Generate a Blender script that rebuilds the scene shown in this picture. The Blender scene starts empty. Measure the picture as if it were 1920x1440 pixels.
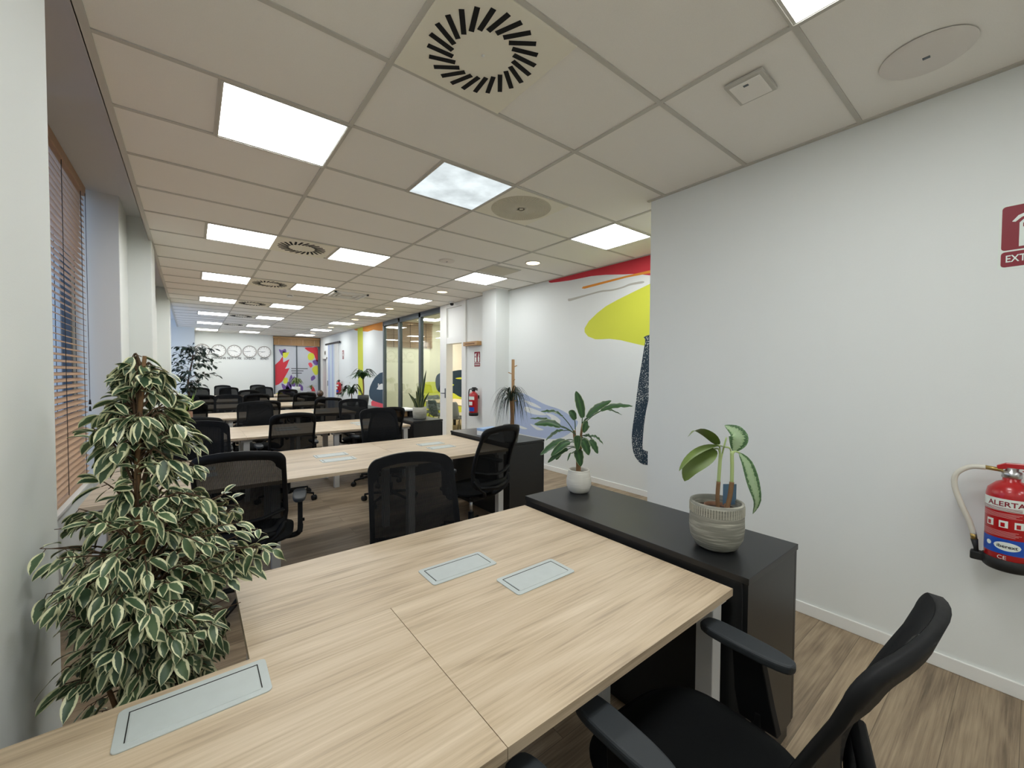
import bpy, bmesh, math, random
from mathutils import Vector, Matrix, noise as mnoise
PI = math.pi
random.seed(7)
SC = bpy.context.scene
COL = SC.collection

# ------------------------------------------------------------------ camera, world, exposure
def make_camera():
    yaw, pitch, roll, f = 0.664619438, -0.0266992264, 0.00497713458, 766.614784
    cy, sy, cp, sp = math.cos(yaw), math.sin(yaw), math.cos(pitch), math.sin(pitch)
    fwd = Vector((sy*cp, cy*cp, sp)); right = Vector((cy, -sy, 0)); up = right.cross(fwd)
    r2 = math.cos(roll)*right + math.sin(roll)*up
    u2 = -math.sin(roll)*right + math.cos(roll)*up
    cam = bpy.data.cameras.new('camera'); o = bpy.data.objects.new('camera', cam); COL.objects.link(o)
    m = Matrix((r2, u2, -fwd)).transposed().to_4x4(); m.translation = Vector((0, 0, 1.476))
    o.matrix_world = m
    cam.sensor_fit = 'HORIZONTAL'; cam.sensor_width = 36; cam.lens = f/1920*36
    cam.clip_start = 0.02; cam.clip_end = 100
    SC.camera = o
make_camera()
w = bpy.data.worlds.new('dusk'); SC.world = w; w.use_nodes = True
w.node_tree.nodes['Background'].inputs[0].default_value = (0.46, 0.58, 0.82, 1)
w.node_tree.nodes['Background'].inputs[1].default_value = 2.2
vs = SC.view_settings
vs.view_transform = 'Standard'; vs.look = 'None'; vs.gamma = 1; vs.use_curve_mapping = False
vs.exposure = 0.0
LAMP = 14.0            # radiance of the ceiling panels

# ------------------------------------------------------------------ helpers
def lin(c):
    return tuple(((v/255)/12.92 if v/255 <= .04045 else (((v/255)+.055)/1.055)**2.4) for v in c)
class MB:
    """collects shapes into one mesh"""
    def __init__(s): s.v = []; s.f = []; s.uv = []; s.sm = []
    def add(s, vs, fs, uv=None, smooth=False):
        b = len(s.v); s.v += [tuple(p) for p in vs]
        s.uv += (uv if uv else [(0, 0)]*len(vs))
        for f in fs: s.f.append(tuple(b+i for i in f)); s.sm.append(smooth)
    def box(s, x0, x1, y0, y1, z0, z1):
        v = [(x, y, z) for z in (z0, z1) for y in (y0, y1) for x in (x0, x1)]
        s.add(v, [(0, 2, 3, 1), (4, 5, 7, 6), (0, 1, 5, 4), (2, 6, 7, 3), (0, 4, 6, 2), (1, 3, 7, 5)])
    def obox(s, c, ax, ay, az):
        c = Vector(c); ax = Vector(ax); ay = Vector(ay); az = Vector(az)
        v = [c+i*ax+j*ay+k*az for k in (-1, 1) for j in (-1, 1) for i in (-1, 1)]
        s.add(v, [(0, 2, 3, 1), (4, 5, 7, 6), (0, 1, 5, 4), (2, 6, 7, 3), (0, 4, 6, 2), (1, 3, 7, 5)])
    def tube(s, pts, rad, n=8, cap=True, smooth=True, flat=1.0):
        pts = [Vector(p) for p in pts]
        if not isinstance(rad, (list, tuple)): rad = [rad]*len(pts)
        vs = []; up = None
        for i, p in enumerate(pts):
            d = (pts[min(i+1, len(pts)-1)]-pts[max(i-1, 0)])
            if d.length < 1e-9: d = Vector((0, 0, 1))
            d.normalize()
            if up is None:
                up = Vector((0, 0, 1)) if abs(d.z) < .9 else Vector((1, 0, 0))
            a = d.cross(up)
            if a.length < 1e-6: a = d.orthogonal()
            a.normalize(); b = a.cross(d).normalized(); up = b
            for k in range(n):
                t = 2*PI*k/n
                vs.append(p+rad[i]*(math.cos(t)*a+flat*math.sin(t)*b))
        fs = []
        for i in range(len(pts)-1):
            for k in range(n):
                fs.append((i*n+k, i*n+(k+1) % n, (i+1)*n+(k+1) % n, (i+1)*n+k))
        if cap:
            fs.append(tuple(reversed(range(n)))); fs.append(tuple((len(pts)-1)*n+k for k in range(n)))
        s.add(vs, fs, smooth=smooth)
    def lathe(s, prof, c=(0, 0, 0), n=32, smooth=True):
        vs = []; fs = []; uv = []
        for i, (r, z) in enumerate(prof):
            for k in range(n):
                t = 2*PI*k/n; vs.append((c[0]+r*math.cos(t), c[1]+r*math.sin(t), c[2]+z)); uv.append((k/n, z))
        for i in range(len(prof)-1):
            for k in range(n):
                fs.append((i*n+k, i*n+(k+1) % n, (i+1)*n+(k+1) % n, (i+1)*n+k))
        s.add(vs, fs, uv, smooth)
    def disc(s, c, r, nrm='z', n=32, ry=None):
        vs = []
        for k in range(n):
            t = 2*PI*k/n; a, b = r*math.cos(t), (ry or r)*math.sin(t)
            vs.append((c[0]+a, c[1]+b, c[2]) if nrm == 'z' else ((c[0], c[1]+a, c[2]+b) if nrm == 'x' else (c[0]+a, c[1], c[2]+b)))
        s.add(vs, [tuple(range(n))])
    def prism(s, poly, org, eu, ev, en, th):
        """2-D outline (u,v) extruded by th along en"""
        org = Vector(org); eu = Vector(eu); ev = Vector(ev); en = Vector(en); n = len(poly)
        a = [org+u*eu+v*ev for u, v in poly]; b = [p+th*en for p in a]
        s.add(a+b, [tuple(range(n)), tuple(reversed(range(n, 2*n)))]+[(i, n+i, n+(i+1) % n, (i+1) % n) for i in range(n)])
    def grid(s, fn, nu, nv, smooth=True, uvs=True):
        vs = []; uv = []; fs = []
        for j in range(nv+1):
            for i in range(nu+1):
                vs.append(fn(i/nu, j/nv)); uv.append((i/nu, j/nv))
        for j in range(nv):
            for i in range(nu):
                a = j*(nu+1)+i; fs.append((a, a+1, a+nu+2, a+nu+1))
        s.add(vs, fs, uv, smooth)
    def leaf(s, pts, widths, nrm, fold=.25, ripple=0.0):
        """a leaf blade along pts; nrm = rough upper-side direction; folded along the midrib"""
        pts = [Vector(p) for p in pts]; vs = []; uv = []; n = len(pts); fs = []
        for i, p in enumerate(pts):
            d = (pts[min(i+1, n-1)]-pts[max(i-1, 0)]).normalized()
            side = d.cross(Vector(nrm))
            if side.length < 1e-5: side = d.orthogonal()
            side.normalize(); up = side.cross(d).normalized(); wd = widths[i]
            rp = ripple*wd*math.sin(i*2.3+pts[0].x*50)
            for k, t in enumerate((-1, -.5, 0, .5, 1)):
                vs.append(p+side*wd*t+up*(abs(t)*wd*fold+(rp if abs(t) == 1 else 0))); uv.append((k/4, i/(n-1)))
        for i in range(n-1):
            for k in range(4):
                a = i*5+k; fs.append((a, a+1, a+6, a+5))
        s.add(vs, fs, uv, True)
    def build(s, name, mat, parent=None, loc=(0, 0, 0), rot=(0, 0, 0), bevel=0, seg=2, sub=0, solid=0, wn=False):
        me = bpy.data.meshes.new(name); me.from_pydata(s.v, [], s.f)
        me.update()
        uvl = me.uv_layers.new(name='UVMap')
        for l in me.loops: uvl.data[l.index].uv = s.uv[l.vertex_index]
        me.polygons.foreach_set('use_smooth', s.sm)
        if isinstance(mat, (list, tuple)):
            for m_ in mat: me.materials.append(m_)
        else: me.materials.append(mat)
        o = bpy.data.objects.new(name, me); COL.objects.link(o)
        o.location = loc; o.rotation_euler = rot
        if parent: o.parent = parent
        if solid:
            m = o.modifiers.new('solid', 'SOLIDIFY'); m.thickness = solid; m.offset = 0
        if bevel:
            m = o.modifiers.new('bevel', 'BEVEL'); m.width = bevel; m.segments = seg; m.limit_method = 'ANGLE'; m.angle_limit = .6
        if sub:
            m = o.modifiers.new('sub', 'SUBSURF'); m.levels = sub; m.render_levels = sub
        return o
def tag(o, label, cat, group=None, kind=None):
    o['label'] = label; o['category'] = cat
    if group: o['group'] = group
    if kind: o['kind'] = kind
    return o
def thing(name, label, cat, loc=(0, 0, 0), rz=0, group=None):
    o = bpy.data.objects.new(name, None); COL.objects.link(o); o.empty_display_size = .05
    o.location = loc; o.rotation_euler = (0, 0, rz)
    return tag(o, label, cat, group)
def struct(o): o['kind'] = 'structure'; return o
def dup(root, loc, rz, label, group=None):
    def cp(o, par):
        c = o.copy(); COL.objects.link(c)
        if par: c.parent = par
        for ch in o.children: cp(ch, c)
        return c
    r = cp(root, None); r.location = loc; r.rotation_euler = (0, 0, rz); r['label'] = label
    if group: r['group'] = group
    return r
def cat_(pts, n=24, closed=False):
    """Catmull-Rom through points of any dimension"""
    P = [Vector(p) for p in pts]; out = []; m = len(P); segs = m if closed else m-1
    per = max(2, n//segs)
    for i in range(segs):
        p0 = P[(i-1) % m] if closed else P[max(i-1, 0)]; p1 = P[i]; p2 = P[(i+1) % m]; p3 = P[(i+2) % m] if closed else P[min(i+2, m-1)]
        for k in range(per):
            t = k/per
            out.append(.5*((2*p1)+(p2-p0)*t+(2*p0-5*p1+4*p2-p3)*t*t+(3*p1-p0-3*p2+p3)*t**3))
    if not closed: out.append(P[-1])
    return out
def text_bm(s, body, size, org, eu, ev, en, bold=0.0, center=True, wrap=None, width=None):
    """adds lettering as flat geometry in the plane eu, ev"""
    cu = bpy.data.curves.new('t', 'FONT'); cu.body = body; cu.size = size; cu.offset = bold
    cu.resolution_u = 3; cu.align_x = 'CENTER' if center else 'LEFT'
    o = bpy.data.objects.new('t', cu); COL.objects.link(o)
    dg = bpy.context.evaluated_depsgraph_get(); dg.update()
    me = o.evaluated_get(dg).to_mesh(); vs = [v.co.copy() for v in me.vertices]; fs = [tuple(p.vertices) for p in me.polygons]
    o.evaluated_get(dg).to_mesh_clear(); COL.objects.unlink(o); bpy.data.objects.remove(o); bpy.data.curves.remove(cu)
    if not vs: return
    if width:
        xs = [v.x for v in vs]; k = width/max(1e-6, max(xs)-min(xs))
        for v in vs: v.x *= k
    org = Vector(org); eu = Vector(eu); ev = Vector(ev); en = Vector(en)
    if wrap: s.add([wrap(v.x, v.y) for v in vs], fs)
    else: s.add([org+v.x*eu+v.y*ev+.0004*en for v in vs], fs)

# ------------------------------------------------------------------ materials
MATS = {}
def mat(name, c, rough=.5, metal=0.0, spec=.5, coat=0.0, noise=None, bump=None, trans=0.0, sheen=0.0):
    m = bpy.data.materials.new(name); m.use_nodes = True; nt = m.node_tree
    b = nt.nodes['Principled BSDF']; col = lin(c)+(1,)
    b.inputs['Base Color'].default_value = col; b.inputs['Roughness'].default_value = rough
    b.inputs['Metallic'].default_value = metal; b.inputs['Specular IOR Level'].default_value = spec
    if coat: b.inputs['Coat Weight'].default_value = coat
    if sheen: b.inputs['Sheen Weight'].default_value = sheen
    tc = nt.nodes.new('ShaderNodeTexCoord')
    if noise:
        sc, amt = noise
        n = nt.nodes.new('ShaderNodeTexNoise'); n.inputs['Scale'].default_value = sc; n.inputs['Detail'].default_value = 5
        nt.links.new(tc.outputs['Object'], n.inputs['Vector'])
        mx = nt.nodes.new('ShaderNodeMix'); mx.data_type = 'RGBA'
        mx.inputs[6].default_value = tuple(max(0, v*(1-amt)) for v in col[:3])+(1,)
        mx.inputs[7].default_value = tuple(min(1, v*(1+amt)) for v in col[:3])+(1,)
        nt.links.new(n.outputs['Fac'], mx.inputs[0]); nt.links.new(mx.outputs[2], b.inputs['Base Color'])
    if bump:
        sc, st = bump
        n = nt.nodes.new('ShaderNodeTexNoise'); n.inputs['Scale'].default_value = sc; n.inputs['Detail'].default_value = 4
        nt.links.new(tc.outputs['Object'], n.inputs['Vector'])
        bp = nt.nodes.new('ShaderNodeBump'); bp.inputs['Strength'].default_value = st; bp.inputs['Distance'].default_value = .002
        nt.links.new(n.outputs['Fac'], bp.inputs['Height']); nt.links.new(bp.outputs['Normal'], b.inputs['Normal'])
    MATS[name] = m; return m
def emit(name, c, st):
    m = bpy.data.materials.new(name); m.use_nodes = True; nt = m.node_tree; nt.nodes.remove(nt.nodes['Principled BSDF'])
    e = nt.nodes.new('ShaderNodeEmission'); e.inputs[0].default_value = lin(c)+(1,); e.inputs[1].default_value = st
    nt.links.new(e.outputs[0], nt.nodes['Material Output'].inputs[0]); return m
class NT:
    def __init__(s, m): s.nt = m.node_tree; s.L = s.nt.links
    def n(s, t, **k):
        x = s.nt.nodes.new(t)
        for a, v in k.items():
            if a.startswith('_'): x.inputs[a[1:].replace('_', ' ')].default_value = v
            else: setattr(x, a, v)
        return x
    def l(s, a, b): s.L.new(a, b)
    def ramp(s, fac, stops):
        r = s.n('ShaderNodeValToRGB'); cr = r.color_ramp
        while len(cr.elements) < len(stops): cr.elements.new(.5)
        for e, (p, c) in zip(cr.elements, stops): e.position = p; e.color = lin(c)+(1,) if len(c) == 3 else c
        s.l(fac, r.inputs[0]); return r.outputs[0]
    def mix(s, fac, a, b, mode='MIX'):
        m = s.n('ShaderNodeMix', data_type='RGBA', blend_type=mode)
        for i, v in ((0, fac), (6, a), (7, b)):
            if hasattr(v, 'is_linked') or hasattr(v, 'links'): s.l(v, m.inputs[i])
            else: m.inputs[i].default_value = v if i == 0 else (lin(v)+(1,))
        return m.outputs[2]
def wood_material(name, light, mid, dark, rough=.45, planks=None, scale=1.0, grain=1.0):
    m = mat(name, mid, rough); t = NT(m); b = t.nt.nodes['Principled BSDF']
    tc = t.n('ShaderNodeTexCoord'); src = tc.outputs['Object']
    if not planks:
        oi = t.n('ShaderNodeObjectInfo'); ad = t.n('ShaderNodeVectorMath', operation='ADD'); sc = t.n('ShaderNodeVectorMath', operation='SCALE')
        cb = t.n('ShaderNodeCombineXYZ'); t.l(oi.outputs['Random'], cb.inputs[0]); t.l(oi.outputs['Random'], cb.inputs[1])
        t.l(cb.outputs[0], sc.inputs[0]); sc.inputs['Scale'].default_value = 37
        t.l(src, ad.inputs[0]); t.l(sc.outputs[0], ad.inputs[1]); src = ad.outputs[0]
    pl = None
    if planks:
        L, W = planks
        br = t.n('ShaderNodeTexBrick'); br.offset = .37; br.offset_frequency = 2
        br.inputs['Scale'].default_value = 1; br.inputs['Brick Width'].default_value = L; br.inputs['Row Height'].default_value = W
        br.inputs['Mortar Size'].default_value = .0012; br.inputs['Mortar Smooth'].default_value = .1
        br.inputs['Color1'].default_value = (0, 0, 0, 1); br.inputs['Color2'].default_value = (1, 1, 1, 1); br.inputs['Mortar'].default_value = (.5, .5, .5, 1)
        t.l(src, br.inputs['Vector']); pl = br
        sep = t.n('ShaderNodeVectorMath', operation='MULTIPLY'); t.l(br.outputs['Color'], sep.inputs[0]); sep.inputs[1].default_value = (13, 7, 5)
        ad = t.n('ShaderNodeVectorMath', operation='ADD'); t.l(src, ad.inputs[0]); t.l(sep.outputs[0], ad.inputs[1]); src = ad.outputs[0]
    def stretched(sx, sy, sz, scl, det, dist=0.0):
        mp = t.n('ShaderNodeMapping'); mp.inputs['Scale'].default_value = (sx*scale, sy*scale, sz*scale); t.l(src, mp.inputs[0])
        n = t.n('ShaderNodeTexNoise'); n.inputs['Scale'].default_value = scl; n.inputs['Detail'].default_value = det
        n.inputs['Roughness'].default_value = .62; n.inputs['Distortion'].default_value = dist
        t.l(mp.outputs[0], n.inputs['Vector']); return n.outputs['Fac']
    broad = stretched(.55, 7, 7, 2.2, 5, .5)
    fine = stretched(1.6, 60, 60, 2.0, 7)
    # cathedral rings: bands of a stretched low noise
    low = stretched(.8, 4.2, 4.2, 1.3, 2, .5)
    mu = t.n('ShaderNodeMath', operation='MULTIPLY'); t.l(low, mu.inputs[0]); mu.inputs[1].default_value = 26
    sn = t.n('ShaderNodeMath', operation='SINE'); t.l(mu.outputs[0], sn.inputs[0])
    mr = t.n('ShaderNodeMapRange'); t.l(sn.outputs[0], mr.inputs[0]); mr.inputs[1].default_value = -1; mr.inputs[2].default_value = 1; mr.inputs[3].default_value = 0; mr.inputs[4].default_value = 1
    mr.inputs[3].default_value = -.5; mr.inputs[4].default_value = .5
    fc = t.n('ShaderNodeMath', operation='SUBTRACT'); t.l(fine, fc.inputs[0]); fc.inputs[1].default_value = .5 - .18/max(.1, grain)
    ma = t.n('ShaderNodeMath', operation='MULTIPLY_ADD'); t.l(mr.outputs[0], ma.inputs[0]); ma.inputs[1].default_value = .17*grain
    bs = t.n('ShaderNodeMath', operation='MULTIPLY_ADD'); t.l(broad, bs.inputs[0]); bs.inputs[1].default_value = .6; bs.inputs[2].default_value = .22; t.l(bs.outputs[0], ma.inputs[2])
    mb = t.n('ShaderNodeMath', operation='MULTIPLY_ADD'); t.l(fc.outputs[0], mb.inputs[0]); mb.inputs[1].default_value = .9*grain; t.l(ma.outputs[0], mb.inputs[2])
    c = t.ramp(mb.outputs[0], [(.34, dark), (.64, mid), (.95, light)])
    if pl:
        hv = t.n('ShaderNodeHueSaturation'); t.l(c, hv.inputs['Color'])
        rv = t.n('ShaderNodeMapRange'); t.l(pl.outputs['Color'], rv.inputs[0]); rv.inputs[3].default_value = .88; rv.inputs[4].default_value = 1.1
        t.l(rv.outputs[0], hv.inputs['Value'])
        c = t.mix(pl.outputs['Fac'], hv.outputs[0], tuple(v*1.0 for v in dark))
    t.l(c, b.inputs['Base Color'])
    bp = t.n('ShaderNodeBump', _Strength=.12, _Distance=.001); t.l(fine, bp.inputs['Height']); t.l(bp.outputs[0], b.inputs['Normal'])
    return m
M_wall = mat('wall_paint', (230, 233, 230), .8, bump=(220, .15))
M_white = mat('white_paint', (236, 236, 232), .55)
M_tile = mat('ceiling_tile', (240, 237, 230), .95, noise=(260, .05), bump=(320, .25))
M_grid = mat('ceiling_grid_metal', (196, 193, 184), .6)
M_soffit = mat('soffit_paint', (214, 214, 214), .85)
M_desk = wood_material('light_oak', (214, 196, 170), (192, 172, 144), (136, 116, 94), .42, grain=.8)
M_deskedge = M_desk
M_floor = wood_material('vinyl_planks', (176, 156, 128), (146, 127, 103), (104, 89, 70), .5, planks=(1.85, .19), grain=1.1)
M_black = mat('black_laminate', (24, 25, 26), .38)
M_plastic = mat('black_plastic', (10, 11, 13), .6, spec=.25)
M_fabric = mat('black_seat_fabric', (13, 15, 16), .95, bump=(700, .5), spec=.2)
M_pad = mat('grey_black_arm_pad', (40, 45, 49), .6, bump=(900, .2))
M_chrome = mat('steel', (190, 190, 190), .3, 1.0)
M_metal = mat('brushed_grey_metal', (190, 197, 195), .5, .15, noise=(30, .06))
M_gap = mat('dark_gap', (30, 30, 30), .8)
M_legs = mat('white_powder_coat', (214, 214, 212), .45)
M_red = mat('extinguisher_red', (178, 14, 22), .3, coat=.4)
M_signred = mat('sign_red', (132, 14, 34), .5)
M_signwhite = mat('sign_white', (228, 236, 228), .45)
M_hose = mat('cream_hose', (214, 210, 196), .5)
M_brass = mat('brass', (176, 150, 92), .35, .9)
M_blueband = mat('label_blue', (22, 78, 176), .4)
M_rubber = mat('black_rubber', (16, 17, 17), .6)
M_blind = mat('brown_wood_slat', (190, 154, 120), .5, noise=(18, .15))
M_oakbox = mat('honey_wood', (182, 142, 94), .5, noise=(25, .15))
M_frame = mat('dark_grey_aluminium', (88, 96, 102), .4, .5)
M_soil = mat('potting_soil', (62, 47, 36), .95, noise=(60, .4), bump=(90, 1))
M_bark = mat('brown_bark', (122, 92, 62), .85, noise=(40, .3), bump=(80, .6))
M_twig = mat('dark_twig', (84, 64, 46), .85)
M_clockrim = mat('clock_rim_grey', (172, 168, 163), .5)
M_clockface = mat('clock_face_white', (240, 240, 238), .5)
M_ink = mat('black_ink', (24, 24, 26), .6)
M_green = mat('plain_green_leaf', (42, 74, 38), .42, noise=(20, .2))
M_dkgreen = mat('dark_green_leaf', (30, 48, 34), .5, noise=(14, .2))
M_olive = mat('olive_leaf', (96, 116, 52), .45, noise=(20, .2))
M_palegreen = mat('pale_leaf_sheath', (168, 186, 124), .5)
M_greychair = mat('grey_shell', (128, 134, 134), .5)
M_lamp = emit('lamp_diffuser', (252, 255, 255), LAMP)
M_lampdim = emit('lamp_diffuser_dim', (236, 246, 248), .85)
def cloudy(m):
    t = NT(m); e = [x for x in t.nt.nodes if x.type == 'EMISSION'][0]; tc = t.n('ShaderNodeTexCoord')
    n = t.n('ShaderNodeTexNoise'); n.inputs['Scale'].default_value = 4; n.inputs['Detail'].default_value = 5; t.l(tc.outputs['Object'], n.inputs['Vector'])
    mr = t.n('ShaderNodeMapRange'); t.l(n.outputs['Fac'], mr.inputs[0]); mr.inputs[1].default_value = .35; mr.inputs[2].default_value = .65; mr.inputs[3].default_value = .72; mr.inputs[4].default_value = 1.15
    t.l(mr.outputs[0], e.inputs[1])
cloudy(M_lampdim)
M_warm = emit('downlight_warm', (255, 226, 176), 5.0)
def pt(c): return mat('mural_%d_%d_%d' % c, c, .7)
M_mred = pt((206, 52, 64)); M_morange = pt((228, 148, 50)); M_mgrey = pt((184, 182, 172)); M_myellow = pt((214, 218, 70))
M_mblue = pt((178, 192, 220)); M_mnavy0 = pt((24, 48, 64)); M_mpurple = pt((112, 84, 152)); M_mcoral = pt((228, 84, 98)); M_mteal = pt((46, 72, 90)); M_msky = pt((200, 216, 228))
def speckled():
    m = mat('mural_navy_brush', (24, 48, 64), .7); t = NT(m); tc = t.n('ShaderNodeTexCoord')
    n = t.n('ShaderNodeTexNoise'); n.inputs['Scale'].default_value = 75; n.inputs['Detail'].default_value = 4; t.l(tc.outputs['Object'], n.inputs['Vector'])
    n2 = t.n('ShaderNodeTexNoise'); n2.inputs['Scale'].default_value = 3; t.l(tc.outputs['Object'], n2.inputs['Vector'])
    a = t.n('ShaderNodeMath', operation='MULTIPLY_ADD'); t.l(n2.outputs['Fac'], a.inputs[0]); a.inputs[1].default_value = .35; t.l(n.outputs['Fac'], a.inputs[2])
    c = t.ramp(a.outputs[0], [(.775, (24, 48, 64)), (.80, (205, 208, 204))]); t.l(c, t.nt.nodes['Principled BSDF'].inputs['Base Color'])
    return m
M_mnavy = speckled()
def mesh_fabric():
    m = mat('black_mesh_fabric', (8, 10, 13), .8, spec=.2); t = NT(m); b = t.nt.nodes['Principled BSDF']
    tc = t.n('ShaderNodeTexCoord'); wv = t.n('ShaderNodeTexWave', wave_type='BANDS', bands_direction='X'); wv.inputs['Scale'].default_value = 55
    t.l(tc.outputs['Object'], wv.inputs['Vector'])
    mr = t.n('ShaderNodeMapRange'); t.l(wv.outputs['Fac'], mr.inputs[0]); mr.inputs[3].default_value = .02; mr.inputs[4].default_value = .125
    tr = t.n('ShaderNodeBsdfTransparent'); mx = t.n('ShaderNodeMixShader')
    t.l(mr.outputs[0], mx.inputs[0]); t.l(b.outputs[0], mx.inputs[1]); t.l(tr.outputs[0], mx.inputs[2])
    t.l(mx.outputs[0], t.nt.nodes['Material Output'].inputs[0]); return m
M_mesh = mesh_fabric()
def glass(name, tint=(225, 232, 228), refl=1.6):
    m = bpy.data.materials.new(name); m.use_nodes = True; t = NT(m); t.nt.nodes.remove(t.nt.nodes['Principled BSDF'])
    tr = t.n('ShaderNodeBsdfTransparent'); tr.inputs[0].default_value = lin(tint)+(1,)
    gl = t.n('ShaderNodeBsdfGlossy'); gl.inputs['Roughness'].default_value = .01
    fr = t.n('ShaderNodeFresnel'); fr.inputs[0].default_value = refl
    ge = t.n('ShaderNodeNewGeometry'); om = t.n('ShaderNodeMath', operation='SUBTRACT'); om.inputs[0].default_value = 1; t.l(ge.outputs['Backfacing'], om.inputs[1])
    pr = t.n('ShaderNodeMath', operation='MULTIPLY'); t.l(om.outputs[0], pr.inputs[0]); t.l(fr.outputs[0], pr.inputs[1])
    mx = t.n('ShaderNodeMixShader'); t.l(pr.outputs[0], mx.inputs[0]); t.l(tr.outputs[0], mx.inputs[1]); t.l(gl.outputs[0], mx.inputs[2])
    t.l(mx.outputs[0], t.nt.nodes['Material Output'].inputs[0]); return m
M_glass = glass('partition_glass', (232, 238, 232), 1.9)
M_winglass = glass('window_glass', (235, 240, 245), 1.5)
def variegated():
    m = mat('variegated_leaf', (60, 82, 58), .42); t = NT(m); b = t.nt.nodes['Principled BSDF']
    uv = t.n('ShaderNodeUVMap'); sp = t.n('ShaderNodeSeparateXYZ'); t.l(uv.outputs[0], sp.inputs[0])
    tc = t.n('ShaderNodeTexCoord'); n = t.n('ShaderNodeTexNoise'); n.inputs['Scale'].default_value = 55; n.inputs['Detail'].default_value = 3; t.l(tc.outputs['Object'], n.inputs['Vector'])
    a = t.n('ShaderNodeMath', operation='SUBTRACT'); t.l(sp.outputs[0], a.inputs[0]); a.inputs[1].default_value = .5
    ab = t.n('ShaderNodeMath', operation='ABSOLUTE'); t.l(a.outputs[0], ab.inputs[0])
    m1 = t.n('ShaderNodeMath', operation='MULTIPLY_ADD'); t.l(n.outputs['Fac'], m1.inputs[0]); m1.inputs[1].default_value = .42; t.l(ab.outputs[0], m1.inputs[2])
    n3 = t.n('ShaderNodeTexNoise'); n3.inputs['Scale'].default_value = 9; t.l(tc.outputs['Object'], n3.inputs['Vector'])
    green = t.ramp(n3.outputs['Fac'], [(.35, (52, 76, 54)), (.55, (78, 102, 70)), (.75, (110, 130, 92))])
    f = t.n('ShaderNodeMapRange'); t.l(m1.outputs[0], f.inputs[0]); f.inputs[1].default_value = .50; f.inputs[2].default_value = .545
    c = t.mix(f.outputs[0], green, (226, 226, 184))
    t.l(c, b.inputs['Base Color'])
    b.inputs['Transmission Weight'].default_value = 0
    return m
M_varieg = variegated()
def aglaonema():
    m = mat('silver_patterned_leaf', (120, 160, 100), .4); t = NT(m); b = t.nt.nodes['Principled BSDF']
    uv = t.n('ShaderNodeUVMap'); sp = t.n('ShaderNodeSeparateXYZ'); t.l(uv.outputs[0], sp.inputs[0])
    a = t.n('ShaderNodeMath', operation='SUBTRACT'); t.l(sp.outputs[0], a.inputs[0]); a.inputs[1].default_value = .5
    ab = t.n('ShaderNodeMath', operation='ABSOLUTE'); t.l(a.outputs[0], ab.inputs[0])
    mp = t.n('ShaderNodeMapping'); mp.inputs['Scale'].default_value = (3, 14, 1); t.l(uv.outputs[0], mp.inputs[0])
    n = t.n('ShaderNodeTexNoise'); n.inputs['Scale'].default_value = 2; n.inputs['Detail'].default_value = 2; t.l(mp.outputs[0], n.inputs['Vector'])
    m1 = t.n('ShaderNodeMath', operation='MULTIPLY_ADD'); t.l(n.outputs['Fac'], m1.inputs[0]); m1.inputs[1].default_value = .5; t.l(ab.outputs[0], m1.inputs[2])
    c = t.ramp(m1.outputs[0], [(.38, (150, 172, 134)), (.52, (134, 160, 116)), (.56, (52, 86, 46)), (.70, (58, 92, 52)), (.76, (104, 138, 92))])
    t.l(c, b.inputs['Base Color']); return m
M_aglao = aglaonema()
def edged():
    m = mat('dark_leaf_with_pale_edge', (36, 66, 38), .4); t = NT(m); b = t.nt.nodes['Principled BSDF']
    uv = t.n('ShaderNodeUVMap'); sp = t.n('ShaderNodeSeparateXYZ'); t.l(uv.outputs[0], sp.inputs[0])
    a = t.n('ShaderNodeMath', operation='SUBTRACT'); t.l(sp.outputs[0], a.inputs[0]); a.inputs[1].default_value = .5
    ab = t.n('ShaderNodeMath', operation='ABSOLUTE'); t.l(a.outputs[0], ab.inputs[0])
    c = t.ramp(ab.outputs[0], [(0, (60, 100, 50)), (.2, (40, 72, 40)), (.42, (44, 76, 44)), (.47, (150, 166, 120))])
    t.l(c, b.inputs['Base Color']); return m
M_edged = edged()
def snakeleaf():
    m = mat('banded_sword_leaf', (50, 70, 44), .45); t = NT(m); b = t.nt.nodes['Principled BSDF']
    uv = t.n('ShaderNodeUVMap'); sp = t.n('ShaderNodeSeparateXYZ'); t.l(uv.outputs[0], sp.inputs[0])
    a = t.n('ShaderNodeMath', operation='SUBTRACT'); t.l(sp.outputs[0], a.inputs[0]); a.inputs[1].default_value = .5
    ab = t.n('ShaderNodeMath', operation='ABSOLUTE'); t.l(a.outputs[0], ab.inputs[0])
    c = t.ramp(ab.outputs[0], [(0, (34, 50, 34)), (.38, (46, 66, 40)), (.44, (150, 154, 88))])
    t.l(c, b.inputs['Base Color']); return m
M_snake = snakeleaf()
def stoneware(name, base, streak, zlo, zhi, band=None):
    m = mat(name, base, .75); t = NT(m); b = t.nt.nodes['Principled BSDF']
    tc = t.n('ShaderNodeTexCoord'); mp = t.n('ShaderNodeMapping'); mp.inputs['Scale'].default_value = (4, 4, 60); t.l(tc.outputs['Object'], mp.inputs[0])
    n = t.n('ShaderNodeTexNoise'); n.inputs['Scale'].default_value = 2.2; n.inputs['Detail'].default_value = 6; t.l(mp.outputs[0], n.inputs['Vector'])
    c = t.ramp(n.outputs['Fac'], [(.45, base), (.62, tuple((p+q)//2 for p, q in zip(base, streak))), (.72, streak)])
    t.l(c, b.inputs['Base Color']); return m
M_stone = stoneware('grey_stoneware', (128, 127, 117), (196, 193, 178), 0, 1)
M_cream = stoneware('cream_ceramic', (204, 201, 190), (222, 219, 208), 0, 1)
M_greypot = mat('grey_pot', (122, 124, 122), .6)
M_blackpot = mat('charcoal_pot', (40, 42, 44), .55)
M_terra = mat('brown_pot', (128, 92, 68), .7)
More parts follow.
